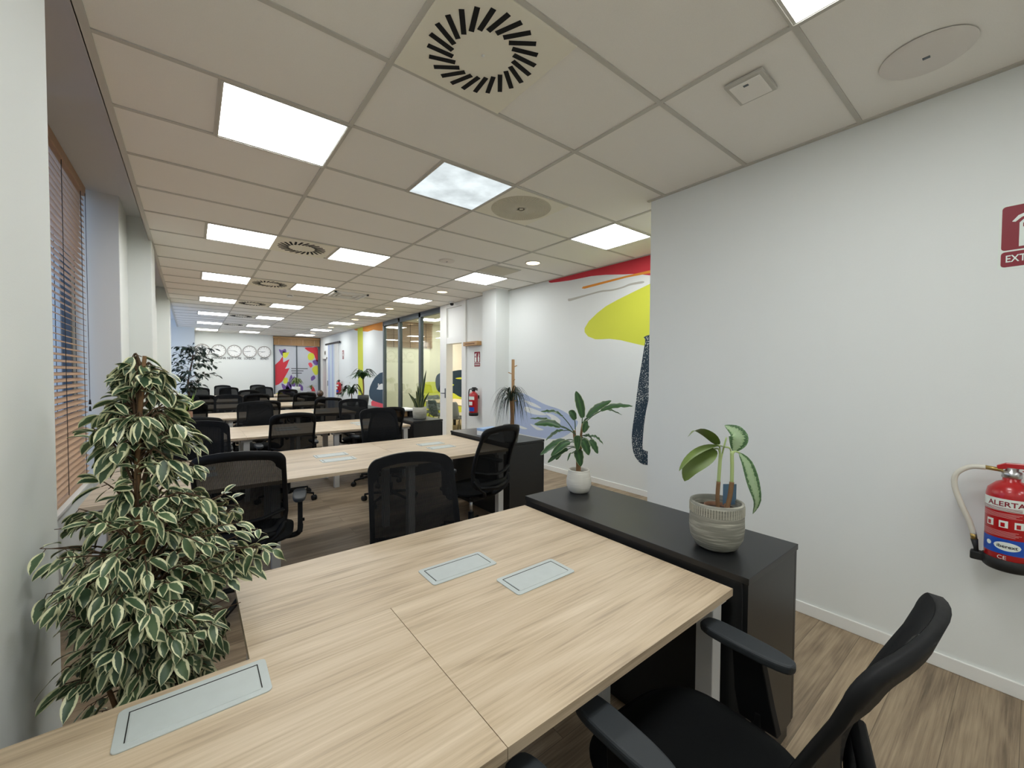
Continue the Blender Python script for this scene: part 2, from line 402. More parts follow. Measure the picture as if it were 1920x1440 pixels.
M_paper = mat('blue_white_paper', (150, 178, 214), .6)
M_mroom = mat('cream_wall', (236, 232, 216), .8)

# ------------------------------------------------------------------ room shell
CEIL = 2.88
X_L = -.34                 # edge of the hung ceiling and face of the columns, window side
m = MB(); m.box(-1.3, 8.2, -3.4, 19, -.12, 0); struct(m.build('floor', M_floor))
m = MB(); m.box(X_L, 4.6, -3.4, 18.4, CEIL+.004, 3.35); m.box(4.3, 8.2, 5.6, 12.2, 2.95, 3.35)
struct(m.build('ceiling', M_tile))
m = MB(); m.box(-1.3, X_L-.002, -3.4, 18.4, 3.1, 3.35); struct(m.build('ceiling', M_soffit))
# exposed tee grid: main runners every 1.2 m, cross tees every 0.6 m
XR = [.728+1.2*k for k in range(0, 4)]; Y0 = 1.83
m = MB()
for x in XR: m.box(x-.012, x+.012, -3.4, 18.2, CEIL-.003, CEIL+.008)
k = -8
while Y0+.6*k < 18.2:
    y = Y0+.6*k
    xmax = 2.966 if y < 1.98 else (4.28 if y < 5.5 else 4.19)
    if y > -3.3: m.box(X_L, xmax, y-.0115, y+.0115, CEIL-.0025, CEIL+.008)
    k += 1
struct(m.build('trim_1', M_grid))
# edge angle of the hung ceiling and wall angles
m = MB(); m.box(X_L-.004, X_L+.03, -3.4, 16.6, CEIL-.004, CEIL+.02); m.box(X_L-.006, X_L, -3.4, 16.6, CEIL-.004, CEIL+.06)
m.box(2.94, 2.968, -3.4, 1.98, CEIL-.004, CEIL+.008); m.box(4.255, 4.282, 1.98, 5.55, CEIL-.004, CEIL+.008); m.box(4.165, 4.192, 5.95, 18.2, CEIL-.004, CEIL+.008)
struct(m.build('trim_2', M_grid))
# right hand side
m = MB(); m.box(2.966, 4.45, -3.4, 1.957, 0, 3.3); struct(m.build('wall_right', M_wall))
m = MB(); m.box(4.28, 4.45, 1.98, 5.95, 0, 3.3); struct(m.build('wall_right', M_wall))
m = MB(); m.box(4.0, 4.30, 5.55, 5.95, 0, 3.3); struct(m.build('wall_right', M_wall, bevel=.004))
m = MB(); m.box(4.19, 4.30, 5.95, 6.77, 0, 3.3)
m.box(4.19, 4.30, 11.17, 17.14, 0, 3.3); m.box(4.19, 4.30, 17.14, 17.74, 2.0, 3.3); m.box(4.19, 4.30, 17.74, 18.2, 0, 3.3)
m.box(4.19, 4.30, 6.77, 11.17, CEIL, 3.3)
struct(m.build('wall_right', M_wall))
# window wall on the left with columns
m = MB(); m.box(-1.3, -.335, -3.4, 1.87, 0, 3.3)
struct(m.build('wall_left', M_wall, bevel=.004))
def bay(y0, y1, last=False):
    b = MB(); b.box(-1.3, -.72, y0, y1, 0, .50); struct(b.build('wall_left', M_wall))
def column(y0, rev0, rev1):
    b = MB(); b.box(-1.3, -.324, y0, y0+.52, 0, 3.2)
    b.box(-1.3, -.514, rev0, y0, 0, 3.2); b.box(-1.3, -.514, y0+.52, rev1, 0, 3.2)
    struct(b.build('wall_left', M_wall, bevel=.006))
column(5.88, 5.28, 6.95); column(10.40, 9.8, 11.2)
bay(1.87, 5.28); bay(6.95, 9.8); bay(11.2, 16.6)
m = MB(); m.box(-1.3, .092, 16.6, 18.4, 0, 3.3); struct(m.build('wall_back', M_wall, bevel=.004))
m = MB(); m.box(.092, 2.5, 18.2, 18.4, 0, 3.3); m.box(4.19, 4.45, 18.2, 18.4, 0, 3.3); m.box(2.5, 4.19, 18.2, 18.4, 2.86, 3.3)
struct(m.build('wall_back', M_wall))
m = MB(); m.box(-1.3, 4.45, -3.5, -3.4, 0, 3.3); struct(m.build('wall_front', M_wall))
# baseboards
m = MB(); m.box(2.953, 2.966, -3.4, 1.98, 0, .07); struct(m.build('baseboard_right', M_white, bevel=.003))
m = MB(); m.box(4.267, 4.28, 1.98, 5.55, 0, .07); struct(m.build('baseboard_right', M_white, bevel=.003))
m = MB(); m.box(4.177, 4.19, 11.17, 17.1, 0, .07); struct(m.build('baseboard_right', M_white))
m = MB(); m.box(.1, 2.5, 18.187, 18.2, 0, .07); struct(m.build('baseboard_back', M_white))
m = MB(); m.box(-.335, -.322, -3.3, 1.87, 0, .07); struct(m.build('baseboard_left', M_white))
# meeting room shell behind the partition
m = MB(); m.box(7.2, 7.35, 5.6, 11.5, 0, 3.0); m.box(4.30, 7.2, 11.35, 11.5, 0, 3.0); m.box(4.45, 7.2, 5.6, 5.75, 0, 3.0)
struct(m.build('wall_meeting', M_mroom))

# windows of the left bays
def bay_window(n, y0, y1):
    f = MB(); xw = -.86
    for (a, b) in ((y0, y0+.06), (y1-.06, y1), ((y0+y1)/2-.04, (y0+y1)/2+.04)): f.box(xw-.03, xw+.03, a, b, .5, 3.1)
    f.box(xw-.03, xw+.03, y0, y1, .5, .56); f.box(xw-.03, xw+.03, y0, y1, 3.04, 3.1)
    fo = struct(f.build('window_%d' % n, M_frame))
    g = MB(); g.box(xw-.004, xw+.004, y0, y1, .53, 3.08); g.build('glass', M_winglass, fo)
    s = MB(); s.box(-.86, -.70, y0+.002, y1-.002, .50, .525); s.build('window_sill', M_white, fo, bevel=.004)
bay_window(1, 1.88, 5.28); bay_window(2, 6.95, 9.8); bay_window(3, 11.2, 16.58)
def blind(label, y0, y1, z0, x=-.755):
    t = thing('venetian_blind', label, 'blind', (x, y0, z0))
    h = MB(); h.box(-.03, .035, 0, y1-y0, 3.02-z0, 3.098-z0); h.build('headrail', M_blind, t, bevel=.004)
    s = MB(); z = 2.99-z0; 
    while z > .05:
        s.obox((0, (y1-y0)/2, z), (.0225, 0, -.010), (0, (y1-y0)/2-.005, 0), (.001, 0, .0018)); z -= .048
    s.build('slats', M_blind, t)
    b = MB(); b.box(-.025, .025, .003, y1-y0-.003, 0, .02); b.build('bottom_rail', M_blind, t)
    for k in range(3):
        l = MB(); yy = .14+k*((y1-y0)-.28)/2
        l.tube([(.024, yy, .01), (.024, yy, 3.03-z0)], .0022, 5); l.tube([(-.024, yy, .01), (-.024, yy, 3.03-z0)], .0022, 5)
        l.build('ladder_cord', M_ink, t)
    c = MB(); yy = y1-y0-.06; c.tube([(.04, yy, 3.03-z0), (.042, yy, 1.22-z0)], .002, 5)
    c.lathe([(0, .0), (.009, .0), (.006, .04), (0, .045)], (.042, yy, 1.18-z0), 8); c.lathe([(0, .0), (.009, .0), (.006, .04), (0, .045)], (.042, yy, 1.12-z0), 8)
    c.build('pull_cord', M_ink, t)
    return t
blind('brown wooden blind in the nearest window bay, near half, mostly hidden by the pillar', 1.95, 3.58, .53)
blind('brown wooden blind with hanging pull cord, behind the variegated plant', 3.62, 5.22, .53)
blind('wooden venetian blind in the second window bay beyond the first column', 7.0, 9.75, .53)

# ------------------------------------------------------------------ ceiling fixtures
def lamp(x, y, label, dim=False, w=.29):
    t = thing('ceiling_light', label, 'ceiling light', (x, y, CEIL), 0, 'recessed square ceiling panels')
    f = MB()
    for a in (-1, 1):
        f.box(min(a*w, a*.30), max(a*w, a*.30), -.30, .30, -.006, .012); f.box(-w, w, min(a*w, a*.30), max(a*w, a*.30), -.006, .012)
    f.box(-.312, -.288, -.30, .30, -.0035, .01); f.box(.288, .312, -.30, .30, -.0035, .01)
    f.build('frame', M_grid, t)
    d = MB(); d.box(-w, w, -w, w, -.001, .004)
    d.build('diffuser', M_lampdim if dim else M_lamp, t)
    return t
def swirl(x, y, label):
    t = thing('swirl_diffuser', label, 'air vent', (x, y, CEIL), 0, 'square swirl air diffusers')
    p = MB(); p.box(-.29, .29, -.29, .29, -.007, .004); p.build('face_plate', mat('vent_plate', (238, 234, 218), .6) if 'vent_plate' not in MATS else MATS['vent_plate'], t, bevel=.002)
    s = MB()
    for k in range(24):
        a = 2*PI*k/24; c, q = math.cos(a), math.sin(a); r = .185
        th = a+.42; d = Vector((math.cos(th), math.sin(th), 0)); e = Vector((-d.y, d.x, 0))
        s.obox((r*c, r*q, -.008), d*.058, e*.011, (0, 0, .0012))
    s.build('slots', mat('slot_black', (8, 8, 8), .9) if 'slot_black' not in MATS else MATS['slot_black'], t)
    b = MB(); b.lathe([(0, -.011), (.006, -.0105), (.008, -.007)], n=12); b.build('centre_screw', M_white, t)
    return t
FAR = ['first', 'second', 'third', 'fourth', 'fifth', 'sixth', 'seventh']
for k in range(-2, 7):
    y = 2.74+2.4*k
    if y < .3: w_ = None
    nm = FAR[k] if k >= 0 else None
    if k == 0:
        lamp(.43, y, 'largest bright ceiling panel in the left column, nearest one above the front desk')
        lamp(1.63, y, 'dimmer ceiling panel with cloudy grey glare, next to the round radial grille', True)
        lamp(3.42, y, 'bright ceiling panel nearest the corner of the white near wall')
    elif k > 0:
        lamp(.43, y, 'bright ceiling panel, %s from the front in the left column%s' % (nm, ', by the clocks' if k == 6 else ''))
        lamp(1.63, y, 'bright ceiling panel, %s from the front in the middle column%s' % (nm, ', right beside a swirl vent' if k < 6 else ''))
        lamp(3.42, y, 'bright ceiling panel, %s from the front in the right column near the downlights' % nm)
    else:
        if k == -1: lamp(1.63, y, 'bright ceiling panel cut off at the top right edge of the photo')
        else: lamp(1.63, y, 'bright ceiling panel in the middle column behind the camera')
        lamp(.43, y, 'bright ceiling panel overhead behind the camera, %s' % ('close to the left wall' if k == -1 else 'by the rear wall'))
swirl(1.028, 1.53, 'largest square swirl vent with black slots, at the top of the photo')
for k in range(1, 6):
    swirl(1.0, 2.74+2.4*k, 'square swirl vent between two bright panels, %s from the front in its column' % FAR[k])
# round radial grille
t = thing('radial_grille', 'round radial wire grille in the ceiling beside the dim panel', 'air vent', (2.228, 2.73, CEIL))
p = MB(); p.box(-.285, .285, -.285, .285, -.004, .004); p.build('face_plate', MATS['vent_plate'], t)
g = MB()
for k in range(72):
    a = 2*PI*k/72; d = Vector((math.cos(a), math.sin(a), 0)); e = Vector((-d.y, d.x, 0))
    g.obox(d*.135+Vector((0, 0, -.006)), d*.115, e*.0022, (0, 0, .002))
for r in [.02+.0127*i for i in range(19)]:
    g.lathe([(r, -.004), (r+.004, -.008), (r+.008, -.004)], n=48)
g.build('radial_fins', mat('grille_fins', (216, 212, 194), .6), t)
def round_lamp(x, y, label):
    t = thing('downlight', label, 'downlight', (x, y, CEIL), 0, 'round warm downlights')
    r = MB(); r.lathe([(.085, .002), (.100, .002), (.102, -.006), (.094, -.009), (.085, -.005)], n=32); r.build('trim_ring', M_white, t)
    d = MB(); d.disc((0, 0, -.004), .087); d.build('diffuser', M_warm, t)
for k in range(6):
    round_lamp(3.44, 3.97+2.4*k, 'round warm white downlight, %s from the front along the mural side' % FAR[k])
def disc_speaker(x, y, r, label, name='ceiling_speaker', cat='speaker'):
    t = thing(name, label, cat, (x, y, CEIL))
    d = MB(); d.lathe([(0, -.012), (r*.8, -.011), (r*.93, -.008), (r, .0)], n=48); d.build('cover', mat('speaker_grille', (226, 221, 214), .85) if 'speaker_grille' not in MATS else MATS['speaker_grille'], t)
    b = MB(); b.box(-.008, .008, -.012, .012, -.014, -.011); b.build('logo_tab', M_frame, t)
disc_speaker(2.555, .325, .155, 'large round grey ceiling speaker above the near right wall')
disc_speaker(2.54, 4.58, .10, 'small round grey ceiling disc in the middle of the ceiling')
disc_speaker(2.6, 9.6, .10, 'tiny far round grey ceiling disc beyond the pale square diffuser')
t = thing('ceiling_detector', 'small square white plate fixed to the ceiling near the right wall', 'detector', (2.162, .885, CEIL), .03)
d = MB(); d.box(-.10, .10, -.085, .085, -.016, 0); d.build('case', M_grid, t, bevel=.004)
d = MB(); d.box(-.082, .082, -.068, .068, -.022, -.016); d.build('cover', M_tile, t, bevel=.003)
d = MB(); d.box(-.062, -.048, -.01, .012, -.0235, -.022); d.build('sensor_window', M_frame, t)
def square_grille(x, y, w, h, label, dark=True):
    t = thing('return_grille', label, 'air vent', (x, y, CEIL))
    f = MB(); f.box(-w/2, w/2, -h/2, h/2, -.004, .004); f.build('frame', M_grid, t)
    s = MB(); n = 16
    for i in range(n):
        xx = -w/2+.03+(w-.06)*i/(n-1); s.obox((xx, 0, -.007), (.008, 0, -.003), (0, h/2-.03, 0), (.0008, 0, .0016))
    s.build('louvres', MATS['grille_fins'], t)
square_grille(3.33, 4.56, .46, .42, 'grey louvred return grille in the ceiling beside a bright panel and downlight')
square_grille(3.33, 9.36, .46, .42, 'grey louvred return grille farther back, beside the downlights')
square_grille(2.6, 14.9, 1.1, .3, 'long grey louvred grille far back near the clock wall')
t = thing('ceiling_diffuser', 'pale square ceiling diffuser with nested square rims, mid ceiling', 'air vent', (2.25, 7.75, CEIL))
d = MB()
for r in (.29, .22, .15): 
    for a in (-1, 1):
        d.box(min(a*r, a*(r-.035)), max(a*r, a*(r-.035)), -r, r, -.02+(.29-r)*.03, .002); d.box(-r, r, min(a*r, a*(r-.035)), max(a*r, a*(r-.035)), -.02+(.29-r)*.03, .002)
d.build('nested_frames', M_white, t)
t = thing('smoke_detector', 'white dome smoke detector with dark band on the ceiling', 'detector', (1.42, 8.35, CEIL))
d = MB(); d.lathe([(.055, 0), (.055, -.02), (.04, -.022)], n=24); d.build('base', M_white, t)
d = MB(); d.lathe([(.04, -.02), (.04, -.035)], n=24); d.build('dark_band', M_ink, t)
d = MB(); d.lathe([(0, -.06), (.03, -.057), (.05, -.045), (.052, -.034), (.03, -.032)], n=24); d.build('dome', M_white, t)
t = thing('dome_camera', 'small black security camera on the ceiling above the white door', 'camera', (4.06, 7.12, CEIL))
d = MB(); d.lathe([(.05, 0), (.05, -.03), (.042, -.034), (.0, -.034)], n=24); d.build('mount', M_white, t)
d = MB(); d.lathe([(.036, -.034), (.036, -.055), (.024, -.075), (0, -.08)], n=24); d.build('lens_dome', M_rubber, t)

# ------------------------------------------------------------------ desks
def desk(x0, x1, y0, y1, label, box=None, legs=(), group='light oak bench desks', endleg=None):
    cx, cy = (x0+x1)/2, (y0+y1)/2; t = thing('desk', label, 'desk', (cx, cy, 0), 0, group)
    w, d = (x1-x0)/2-.0009, (y1-y0)/2-.0001
    b = MB(); b.box(-w, w, -d, d, .715, .74); b.build('tabletop', M_desk, t, bevel=0)
    r = MB(); r.box(-w+.06, w-.06, -.02, .02, .665, .714); r.build('support_rail', M_legs, t)
    for (lx, ly) in legs:
        lx -= cx; ly -= cy; s = 1 if ly < 0 else -1
        g = MB(); g.box(lx-.03, lx+.03, ly-.03, ly+.03, 0, .68); g.box(lx-.055, lx+.055, ly-.035, ly+.035, .68, .7145)
        g.build('leg', M_legs, t, bevel=.003)
    if box:
        bx, by = box[0]-cx, box[1]-cy
        def rr(hw, hh, r):
            out = []
            for (sx, sy, a0) in ((1, 1, 0), (-1, 1, PI/2), (-1, -1, PI), (1, -1, 1.5*PI)):
                for k in range(5): a = a0+k*PI/8; out.append((sx*(hw-r)+r*math.cos(a), sy*(hh-r)+r*math.sin(a)))
            return out
        p = MB(); p.prism(rr(.136, .066, .012), (bx, by, .74), (1, 0, 0), (0, 1, 0), (0, 0, 1), .003); po = p.build('cable_box', M_metal, t, bevel=.001)
        g = MB(); s = 1 if by < 0 else -1
        g.box(bx-.118, bx+.118, by+.046, by+.0484, .7415, .7436); g.box(bx-.118, bx-.1158, by-.046, by+.048, .7415, .7436); g.box(bx+.1158, bx+.118, by-.046, by+.048, .7415, .7436)
        g.build('lid_gap', M_gap, po)
        l = MB(); l.box(bx-.114, bx+.114, by-.05, by+.0445, .741, .744); l.build('lid', M_metal, po, bevel=.001)
    return t
# nearest bench
desk(.48, 1.455, .62, 1.222, 'nearest light oak desk, right of the seam, with grey cable box', (.977, 1.098), [(1.41, .68), (1.41, 1.15)])
desk(-.325, .48, .62, 1.222, 'light oak desk at the bottom left of the photo with a large grey cable box', (.003, 1.134), [(.44, 1.17), (-.27, .70)])
desk(.107, 1.455, 1.2222, 1.735, 'back half of the nearest oak bench, between the variegated plant and black sideboard', (.785, 1.325), [(.17, 1.66), (1.40, 1.66)])
ROWS = [(3.14, 3.715, 4.29), (5.40, 5.96, 6.52), (7.80, 8.365, 8.93), (10.08, 10.66, 11.25), (12.25, 12.82, 13.40), (14.35, 14.92, 15.50)]
RN = ['second', 'third', 'fourth', 'fifth', 'sixth', 'seventh']
for i, (a, mid, b) in enumerate(ROWS):
    xl = -.30 if i in (1, 3) else -.49
    cols = [(xl, .48, 'left'), (.48, 1.45, 'middle'), (1.45, 2.42, 'right')]
    for (x0, x1, nm) in cols:
        lg = [(x0+(.07 if nm == 'left' else 0), a+(.34 if i == 0 and nm == 'middle' else .10))]
        if nm == 'right': lg.append((x1-.05, a+.08))
        desk(x0, x1, a, mid-.001, 'oak desk, %s on the near side of the %s desk row from the camera' % (nm, RN[i]), ((x0+x1)/2+.0 if nm != 'left' else .0, mid-.115), lg)
        lg = [(x0+.07, b-.10)] if nm == 'left' else [(x0, mid+.09)]
        if nm == 'right': lg.append((x1-.05, b-.08))
        desk(x0, x1, mid+.001, b, 'oak desk, %s on the far side of the %s desk row from the camera' % (nm, RN[i]), ((x0+x1)/2+.0 if nm != 'left' else .0, mid+.115), lg)

# ------------------------------------------------------------------ black sideboards
def sideboard(x0, x1, y0, y1, label):
    t = thing('sideboard', label, 'cabinet', ((x0+x1)/2, (y0+y1)/2, 0), 0, 'low black sideboards at the row ends')
    w, d = (x1-x0)/2, (y1-y0)/2
    b = MB(); b.box(-w+.006, w-.022, -d+.004, d-.004, .05, .758); b.build('carcass', M_black, t, bevel=.001)
    b = MB(); b.box(-w, w, -d, d, .760, .783); b.build('top_panel', M_black, t, bevel=.0015)
    b = MB(); b.box(-w+.03, w-.05, -d+.01, d-.01, 0, .05); b.build('plinth', M_black, t)
    for s in (-1, 1):
        o = MB(); o.box(w-.020, w-.002, min(s*.003, s*(d-.004)), max(s*.003, s*(d-.004)), .055, .756); do = o.build('door', M_black, t, bevel=.001)
        h = MB(); h.tube([(w-.002, s*.05, .62), (w+.018, s*.05, .62), (w+.018, s*.05, .50), (w-.002, s*.05, .50)], .005, 8); h.build('handle', M_chrome, do)
    g = MB(); g.box(-w+.001, -w+.006, -d+.02, -d+.0225, .06, .756); g.build('side_gap', M_gap, t)
    return t
sideboard(1.475, 1.945, .578, 1.758, 'nearest low black sideboard carrying the grey pot and white pot plants')
sideboard(2.44, 2.905, 3.15, 4.31, 'black sideboard ending the second desk row, under the spiky plant with pole')
sideboard(2.47, 2.94, 5.42, 6.52, 'black sideboard ending the third desk row, under the sword leaf plant')
sideboard(2.47, 2.94, 7.80, 8.95, 'black sideboard ending the fourth desk row, under two dark pots')
sideboard(2.50, 2.96, 12.3, 13.4, 'low black sideboard at the end of the sixth desk row')
sideboard(2.45, 2.91, 14.35, 15.5, 'low black sideboard at the far end, under the white pot plant')

# ------------------------------------------------------------------ office chair (faces +y, base centre at origin)
def backline(v):
    """centre line of the backrest, v 0..1 from bottom to top: returns y, z"""
    z = .50+.545*v
    y = -.245-.125*v+.045*math.sin(PI*min(1, v*1.15))*(1-v*.4)
    return y, z
def backpt(u, v, off=0.0):
    y, z = backline(v)
    hw = (.230-.006*v if v > .25 else .208+.0205*(v/.25))
    x = u*hw; y += -.050*(1-u*u)*1.0+.0; z += (-.032*u*u*v)
    return Vector((x, y+.05*0+off, z))
def make_chair(label):
    t = thing('office_chair', label, 'chair', group='black mesh office chairs')
    # seat
    s = MB()
    def seat(u, v, top):
        a = (u-.5)*2; b = (v-.5)*2
        # superellipse outline
        k = max(abs(a), abs(b)); 
        if k > 1e-6:
            nrm = (abs(a)**3.2+abs(b)**3.2)**(1/3.2); a, b = a*k/nrm, b*k/nrm
        r = k
        z = .475-.035*r**6+.012*abs(a)**2-.016*max(0, b)**3 if top else .415+.018*r**4
        return Vector((a*.245, b*.235+.015, z))
    s.grid(lambda u, v: seat(u, v, True), 14, 14); s.grid(lambda u, v: seat(1-u, v, False), 14, 14)
    # skirt joining both
    n = 14; ring_t = []; ring_b = []
    per = [(i/n, 0) for i in range(n)]+[(1, i/n) for i in range(n)]+[(1-i/n, 1) for i in range(n)]+[(0, 1-i/n) for i in range(n)]
    vt = [seat(u, v, True) for u, v in per]; vb = [seat(u, v, False) for u, v in per]; L = len(per)
    s.add(vt+vb, [(i, L+i, L+(i+1) % L, (i+1) % L) for i in range(L)], smooth=True)
    s.build('seat', M_fabric, t)
    p = MB(); p.box(-.16, .16, -.16, .16, .385, .418); p.box(-.07, .07, -.10, .10, .335, .386); p.build('seat_mechanism', M_plastic, t, bevel=.012)
    # backrest: outer frame loop + mesh
    f = MB(); loop = []
    N = 64
    ol = []
    for (cu, cv, a0) in ((1-.2, 1-.087, 0), (-1+.2, 1-.087, PI/2), (-1+.2, .087, PI), (1-.2, .087, 1.5*PI)):
        for k in range(7): a = a0+k*PI/12; ol.append((cu+.2*math.cos(a), cv+.087*math.sin(a)))
    full = []
    for i in range(len(ol)):
        p, q = ol[i], ol[(i+1) % len(ol)]; m_ = 1 if (i+1) % 7 else 9
        for j in range(m_): full.append((p[0]+(q[0]-p[0])*j/m_, p[1]+(q[1]-p[1])*j/m_))
    N = len(full)
    def outline(k): return full[k]
    pts = [backpt(u, v) for u, v in (outline(k) for k in range(N))]
    ring = []
    for k in range(N):
        u, v = outline(k); P_ = backpt(u, v); wd = .024+(.026 if v > .90 else 0.0)+(.03 if v < .1 else 0)
        ctr = backpt(u*(1-wd/.225), .5+(v-.5)*(1-2*wd/.52))
        n_ = Vector((0, -1, 0))
        ring.append([P_, P_+n_*.020, ctr+n_*.016, ctr+n_*.0])
    vs = [q for r in ring for q in r]; fs = []
    for k in range(N):
        a, b = k*4, ((k+1) % N)*4
        for j in range(4): fs.append((a+j, a+(j+1) % 4, b+(j+1) % 4, b+j))
    f.add(vs, fs, smooth=True); fo = f.build('backrest_frame', M_plastic, t)
    g = MB(); rings = 7; vs = []; fs = []
    for r in range(rings+1):
        k_ = .995*(1-r/(rings+.6))
        for k in range(N):
            u, v = outline(k); vs.append(backpt(u*k_, .5+(v-.5)*k_, .001 if r == 0 else .010))
    for r in range(rings):
        for k in range(N): fs.append((r*N+k, r*N+(k+1) % N, (r+1)*N+(k+1) % N, (r+1)*N+k))
    fs.append(tuple(rings*N+k for k in range(N)))
    g.add(vs, fs, smooth=True); g.build('backrest_mesh', M_mesh, t)
    # lumbar bar behind mesh and spine bracket
    b = MB(); b.tube([backpt(-.9, .30, -.012), backpt(-.45, .24, -.032), backpt(0, .22, -.04), backpt(.45, .24, -.032), backpt(.9, .30, -.012)], .018, 8, flat=.5)
    b.build('lumbar_bar', M_plastic, fo)
    b = MB()
    for sx in (-1, 1):
        b.tube(cat_([backpt(sx*.93, .16, -.01), backpt(sx*.8, .03, -.03), Vector((sx*.09, -.27, .455)), Vector((sx*.045, -.19, .405)), Vector((sx*.04, -.05, .395))], 16), .02, 8, flat=.6)
    b.tube([backpt(-.85, .04, -.02), backpt(0, .0, -.03), backpt(.85, .04, -.02)], .022, 8, flat=.8)
    b.build('back_bracket', M_plastic, t)
    # armrests
    for sx in (-1, 1):
        a = MB(); a.tube(cat_([(sx*.16, -.02, .402), (sx*.25, -.02, .403), (sx*.282, -.022, .425), (sx*.287, -.024, .47)], 12), .021, 10, flat=.8)
        a.prism([(-.078, .43), (.03, .43), (.045, .50), (.055, .637), (-.03, .637), (-.06, .50)], (sx*.286-.014, 0, 0), (0, 1, 0), (0, 0, 1), (1, 0, 0), .028)
        a.tube([(sx*.298, -.03, .50), (sx*.312, -.03, .50)], .011, 10)
        ao = a.build('armrest', M_plastic, t, bevel=.004)
        q = MB(); o_ = []
        for k in range(28):
            th = 2*PI*k/28; c, z_ = math.cos(th), math.sin(th)
            o_.append((sx*.282+math.copysign(abs(c)**.55, c)*(.041+.006*z_), .02+math.copysign(abs(z_)**.7, z_)*.135))
        q.prism(o_, (0, 0, .637), (1, 0, 0), (0, 1, 0), (0, 0, 1), .028); q.build('arm_pad', M_pad, ao, bevel=.009, seg=3)
    c = MB(); c.tube([(0, 0, .20), (0, 0, .34)], .014, 12); c.build('gas_lift', M_chrome, t)
    c = MB(); c.lathe([(0, .075), (.042, .078), (.046, .10), (.032, .125), (.026, .13), (.026, .215), (0, .215)], n=16); c.build('base_hub', M_plastic, t)
    for k in range(5):
        a = PI/2+2*PI*k/5+.3; d = Vector((math.cos(a), math.sin(a), 0)); e = Vector((-d.y, d.x, 0))
        l = MB(); l.tube([d*.03+Vector((0, 0, .108)), d*.15+Vector((0, 0, .098)), d*.29+Vector((0, 0, .078))], [.024, .019, .013], 8, flat=.8)
        l.tube([d*.29+Vector((0, 0, .085)), d*.29+Vector((0, 0, .05))], .007, 6); lo = l.build('base_leg', M_plastic, t)
        w_ = MB(); q_ = (e*.8+d*.6).normalized(); pc = d*.29+Vector((0, 0, .03))+Vector((q_.y, -q_.x, 0))*.012
        for s_ in (-1, 1):
            w_.tube([pc+q_*(s_*.008), pc+q_*(s_*.022)], .0295, 14)
        w_.tube([pc-q_*.01, pc+q_*.01], .02, 10); w_.build('caster', M_rubber, lo)
    return t
CH = [  # x, y, facing (deg, 0 = away from the camera), label
 (1.04, .52, -3, 'nearest office chair, close up at the bottom right under the front desk edge'),
 (.25, .50, 2, 'chair cut off at the bottom edge, only an arm pad showing'),
 (.28, 3.06, -12, 'large black mesh chair seen from behind, beside the variegated plant'),
 (.84, 1.665, 168, 'chair tucked in on the far side of the nearest bench, facing the camera, curved top'),
 (1.98, 3.12, 10, 'chair at the right of the second desk row, in front of the black sideboard'),
 (.86, 5.28, 0, 'mesh chair seen from behind at the middle of the third desk row'),
 (1.78, 4.53, 180, 'chair facing the camera, far side of the second row, at the sideboard end'),
 (1.93, 5.40, 4, 'chair on the near side of the third row, half hidden behind a camera facing chair'),
 (.04, 4.08, 180, 'chair facing the camera, far side of the second row, at the window end'),
 (.02, 5.30, 0, 'chair on the near side of the third row by the window column'),
 (.72, 6.60, 180, 'chair facing the camera in the middle of the far side of the third row'),
 (.86, 7.65, 2, 'chair in the middle of the near side of the fourth row'),
 (1.88, 7.88, -3, 'mesh chair seen from behind at the right of the fourth row'),
 (2.05, 6.46, 178, 'chair facing the camera, far side of the third row, before the charcoal pot'),
 (-.06, 7.85, 3, 'chair on the near side of the fourth row, behind the small bright plant'),
 (-.12, 9.05, 180, 'chair on the far side of the fourth row next to the window'),
 (.54, 9.02, 180, 'chair facing the camera, middle left of the far side of the fourth row'),
 (1.02, 9.95, 0, 'chair in the middle of the near side of the fifth row'),
 (1.92, 10.0, -2, 'chair at the right of the near side of the fifth row'),
 (.14, 10.0, 0, 'chair at the left of the fifth row, in front of the tall dark tree'),
 (1.92, 12.05, 0, 'chair at the right of the near side of the sixth row, before the flower window'),
 (1.10, 12.15, 0, 'chair in the middle of the near side of the sixth row'),
 (1.66, 13.45, 180, 'chair on the far side of the sixth row facing the camera'),
 (.82, 14.3, 0, 'chair in the middle left of the near side of the seventh row'),
 (.16, 14.3, 0, 'leftmost chair of the seventh row, beside the tall dark tree'),
 (.78, 15.7, 180, 'farthest chair on the left, below the middle clocks'),
 (1.74, 15.7, 180, 'farthest chair on the right, below the last clock'),
]
ch0 = make_chair(CH[0][3])
for i, (x, y, r, lb) in enumerate(CH):
    if i == 0: ch0.location = (x, y, 0); ch0.rotation_euler = (0, 0, math.radians(r))
    else: dup(ch0, (x, y, 0), math.radians(r), lb)

# ------------------------------------------------------------------ plants
SR = Vector((.787, -.617, 0)); FW = Vector((.617, .787, 0)); UP = Vector((0, 0, 1))
def P3(s, z, t=0.0): return SR*s+UP*z+FW*t
def pot(name, t, prof, m, inner, soilz, n=48):
    p = MB(); p.lathe(prof+inner, n=n); p.build(name, m, t)
    r = inner[-1][0]; s = MB(); s.lathe([(0, soilz+.006), (r*.6, soilz+.004), (r*1.05, soilz)], n=24); s.build('soil', M_soil, t)
def blade(mb, path, wmax, nrm=None, n=12, fold=.2, prof=None, ripple=0.0):
    pts = cat_(path, n); k = len(pts)-1
    prof = prof or (lambda v: max(.02, math.sin(PI*min(1, v*.93+.07))**.75*(1-.25*v)))
    mb.leaf(pts, [wmax*prof(i/k) for i in range(k+1)], nrm or Vector((0, 0, 1)), fold, ripple)

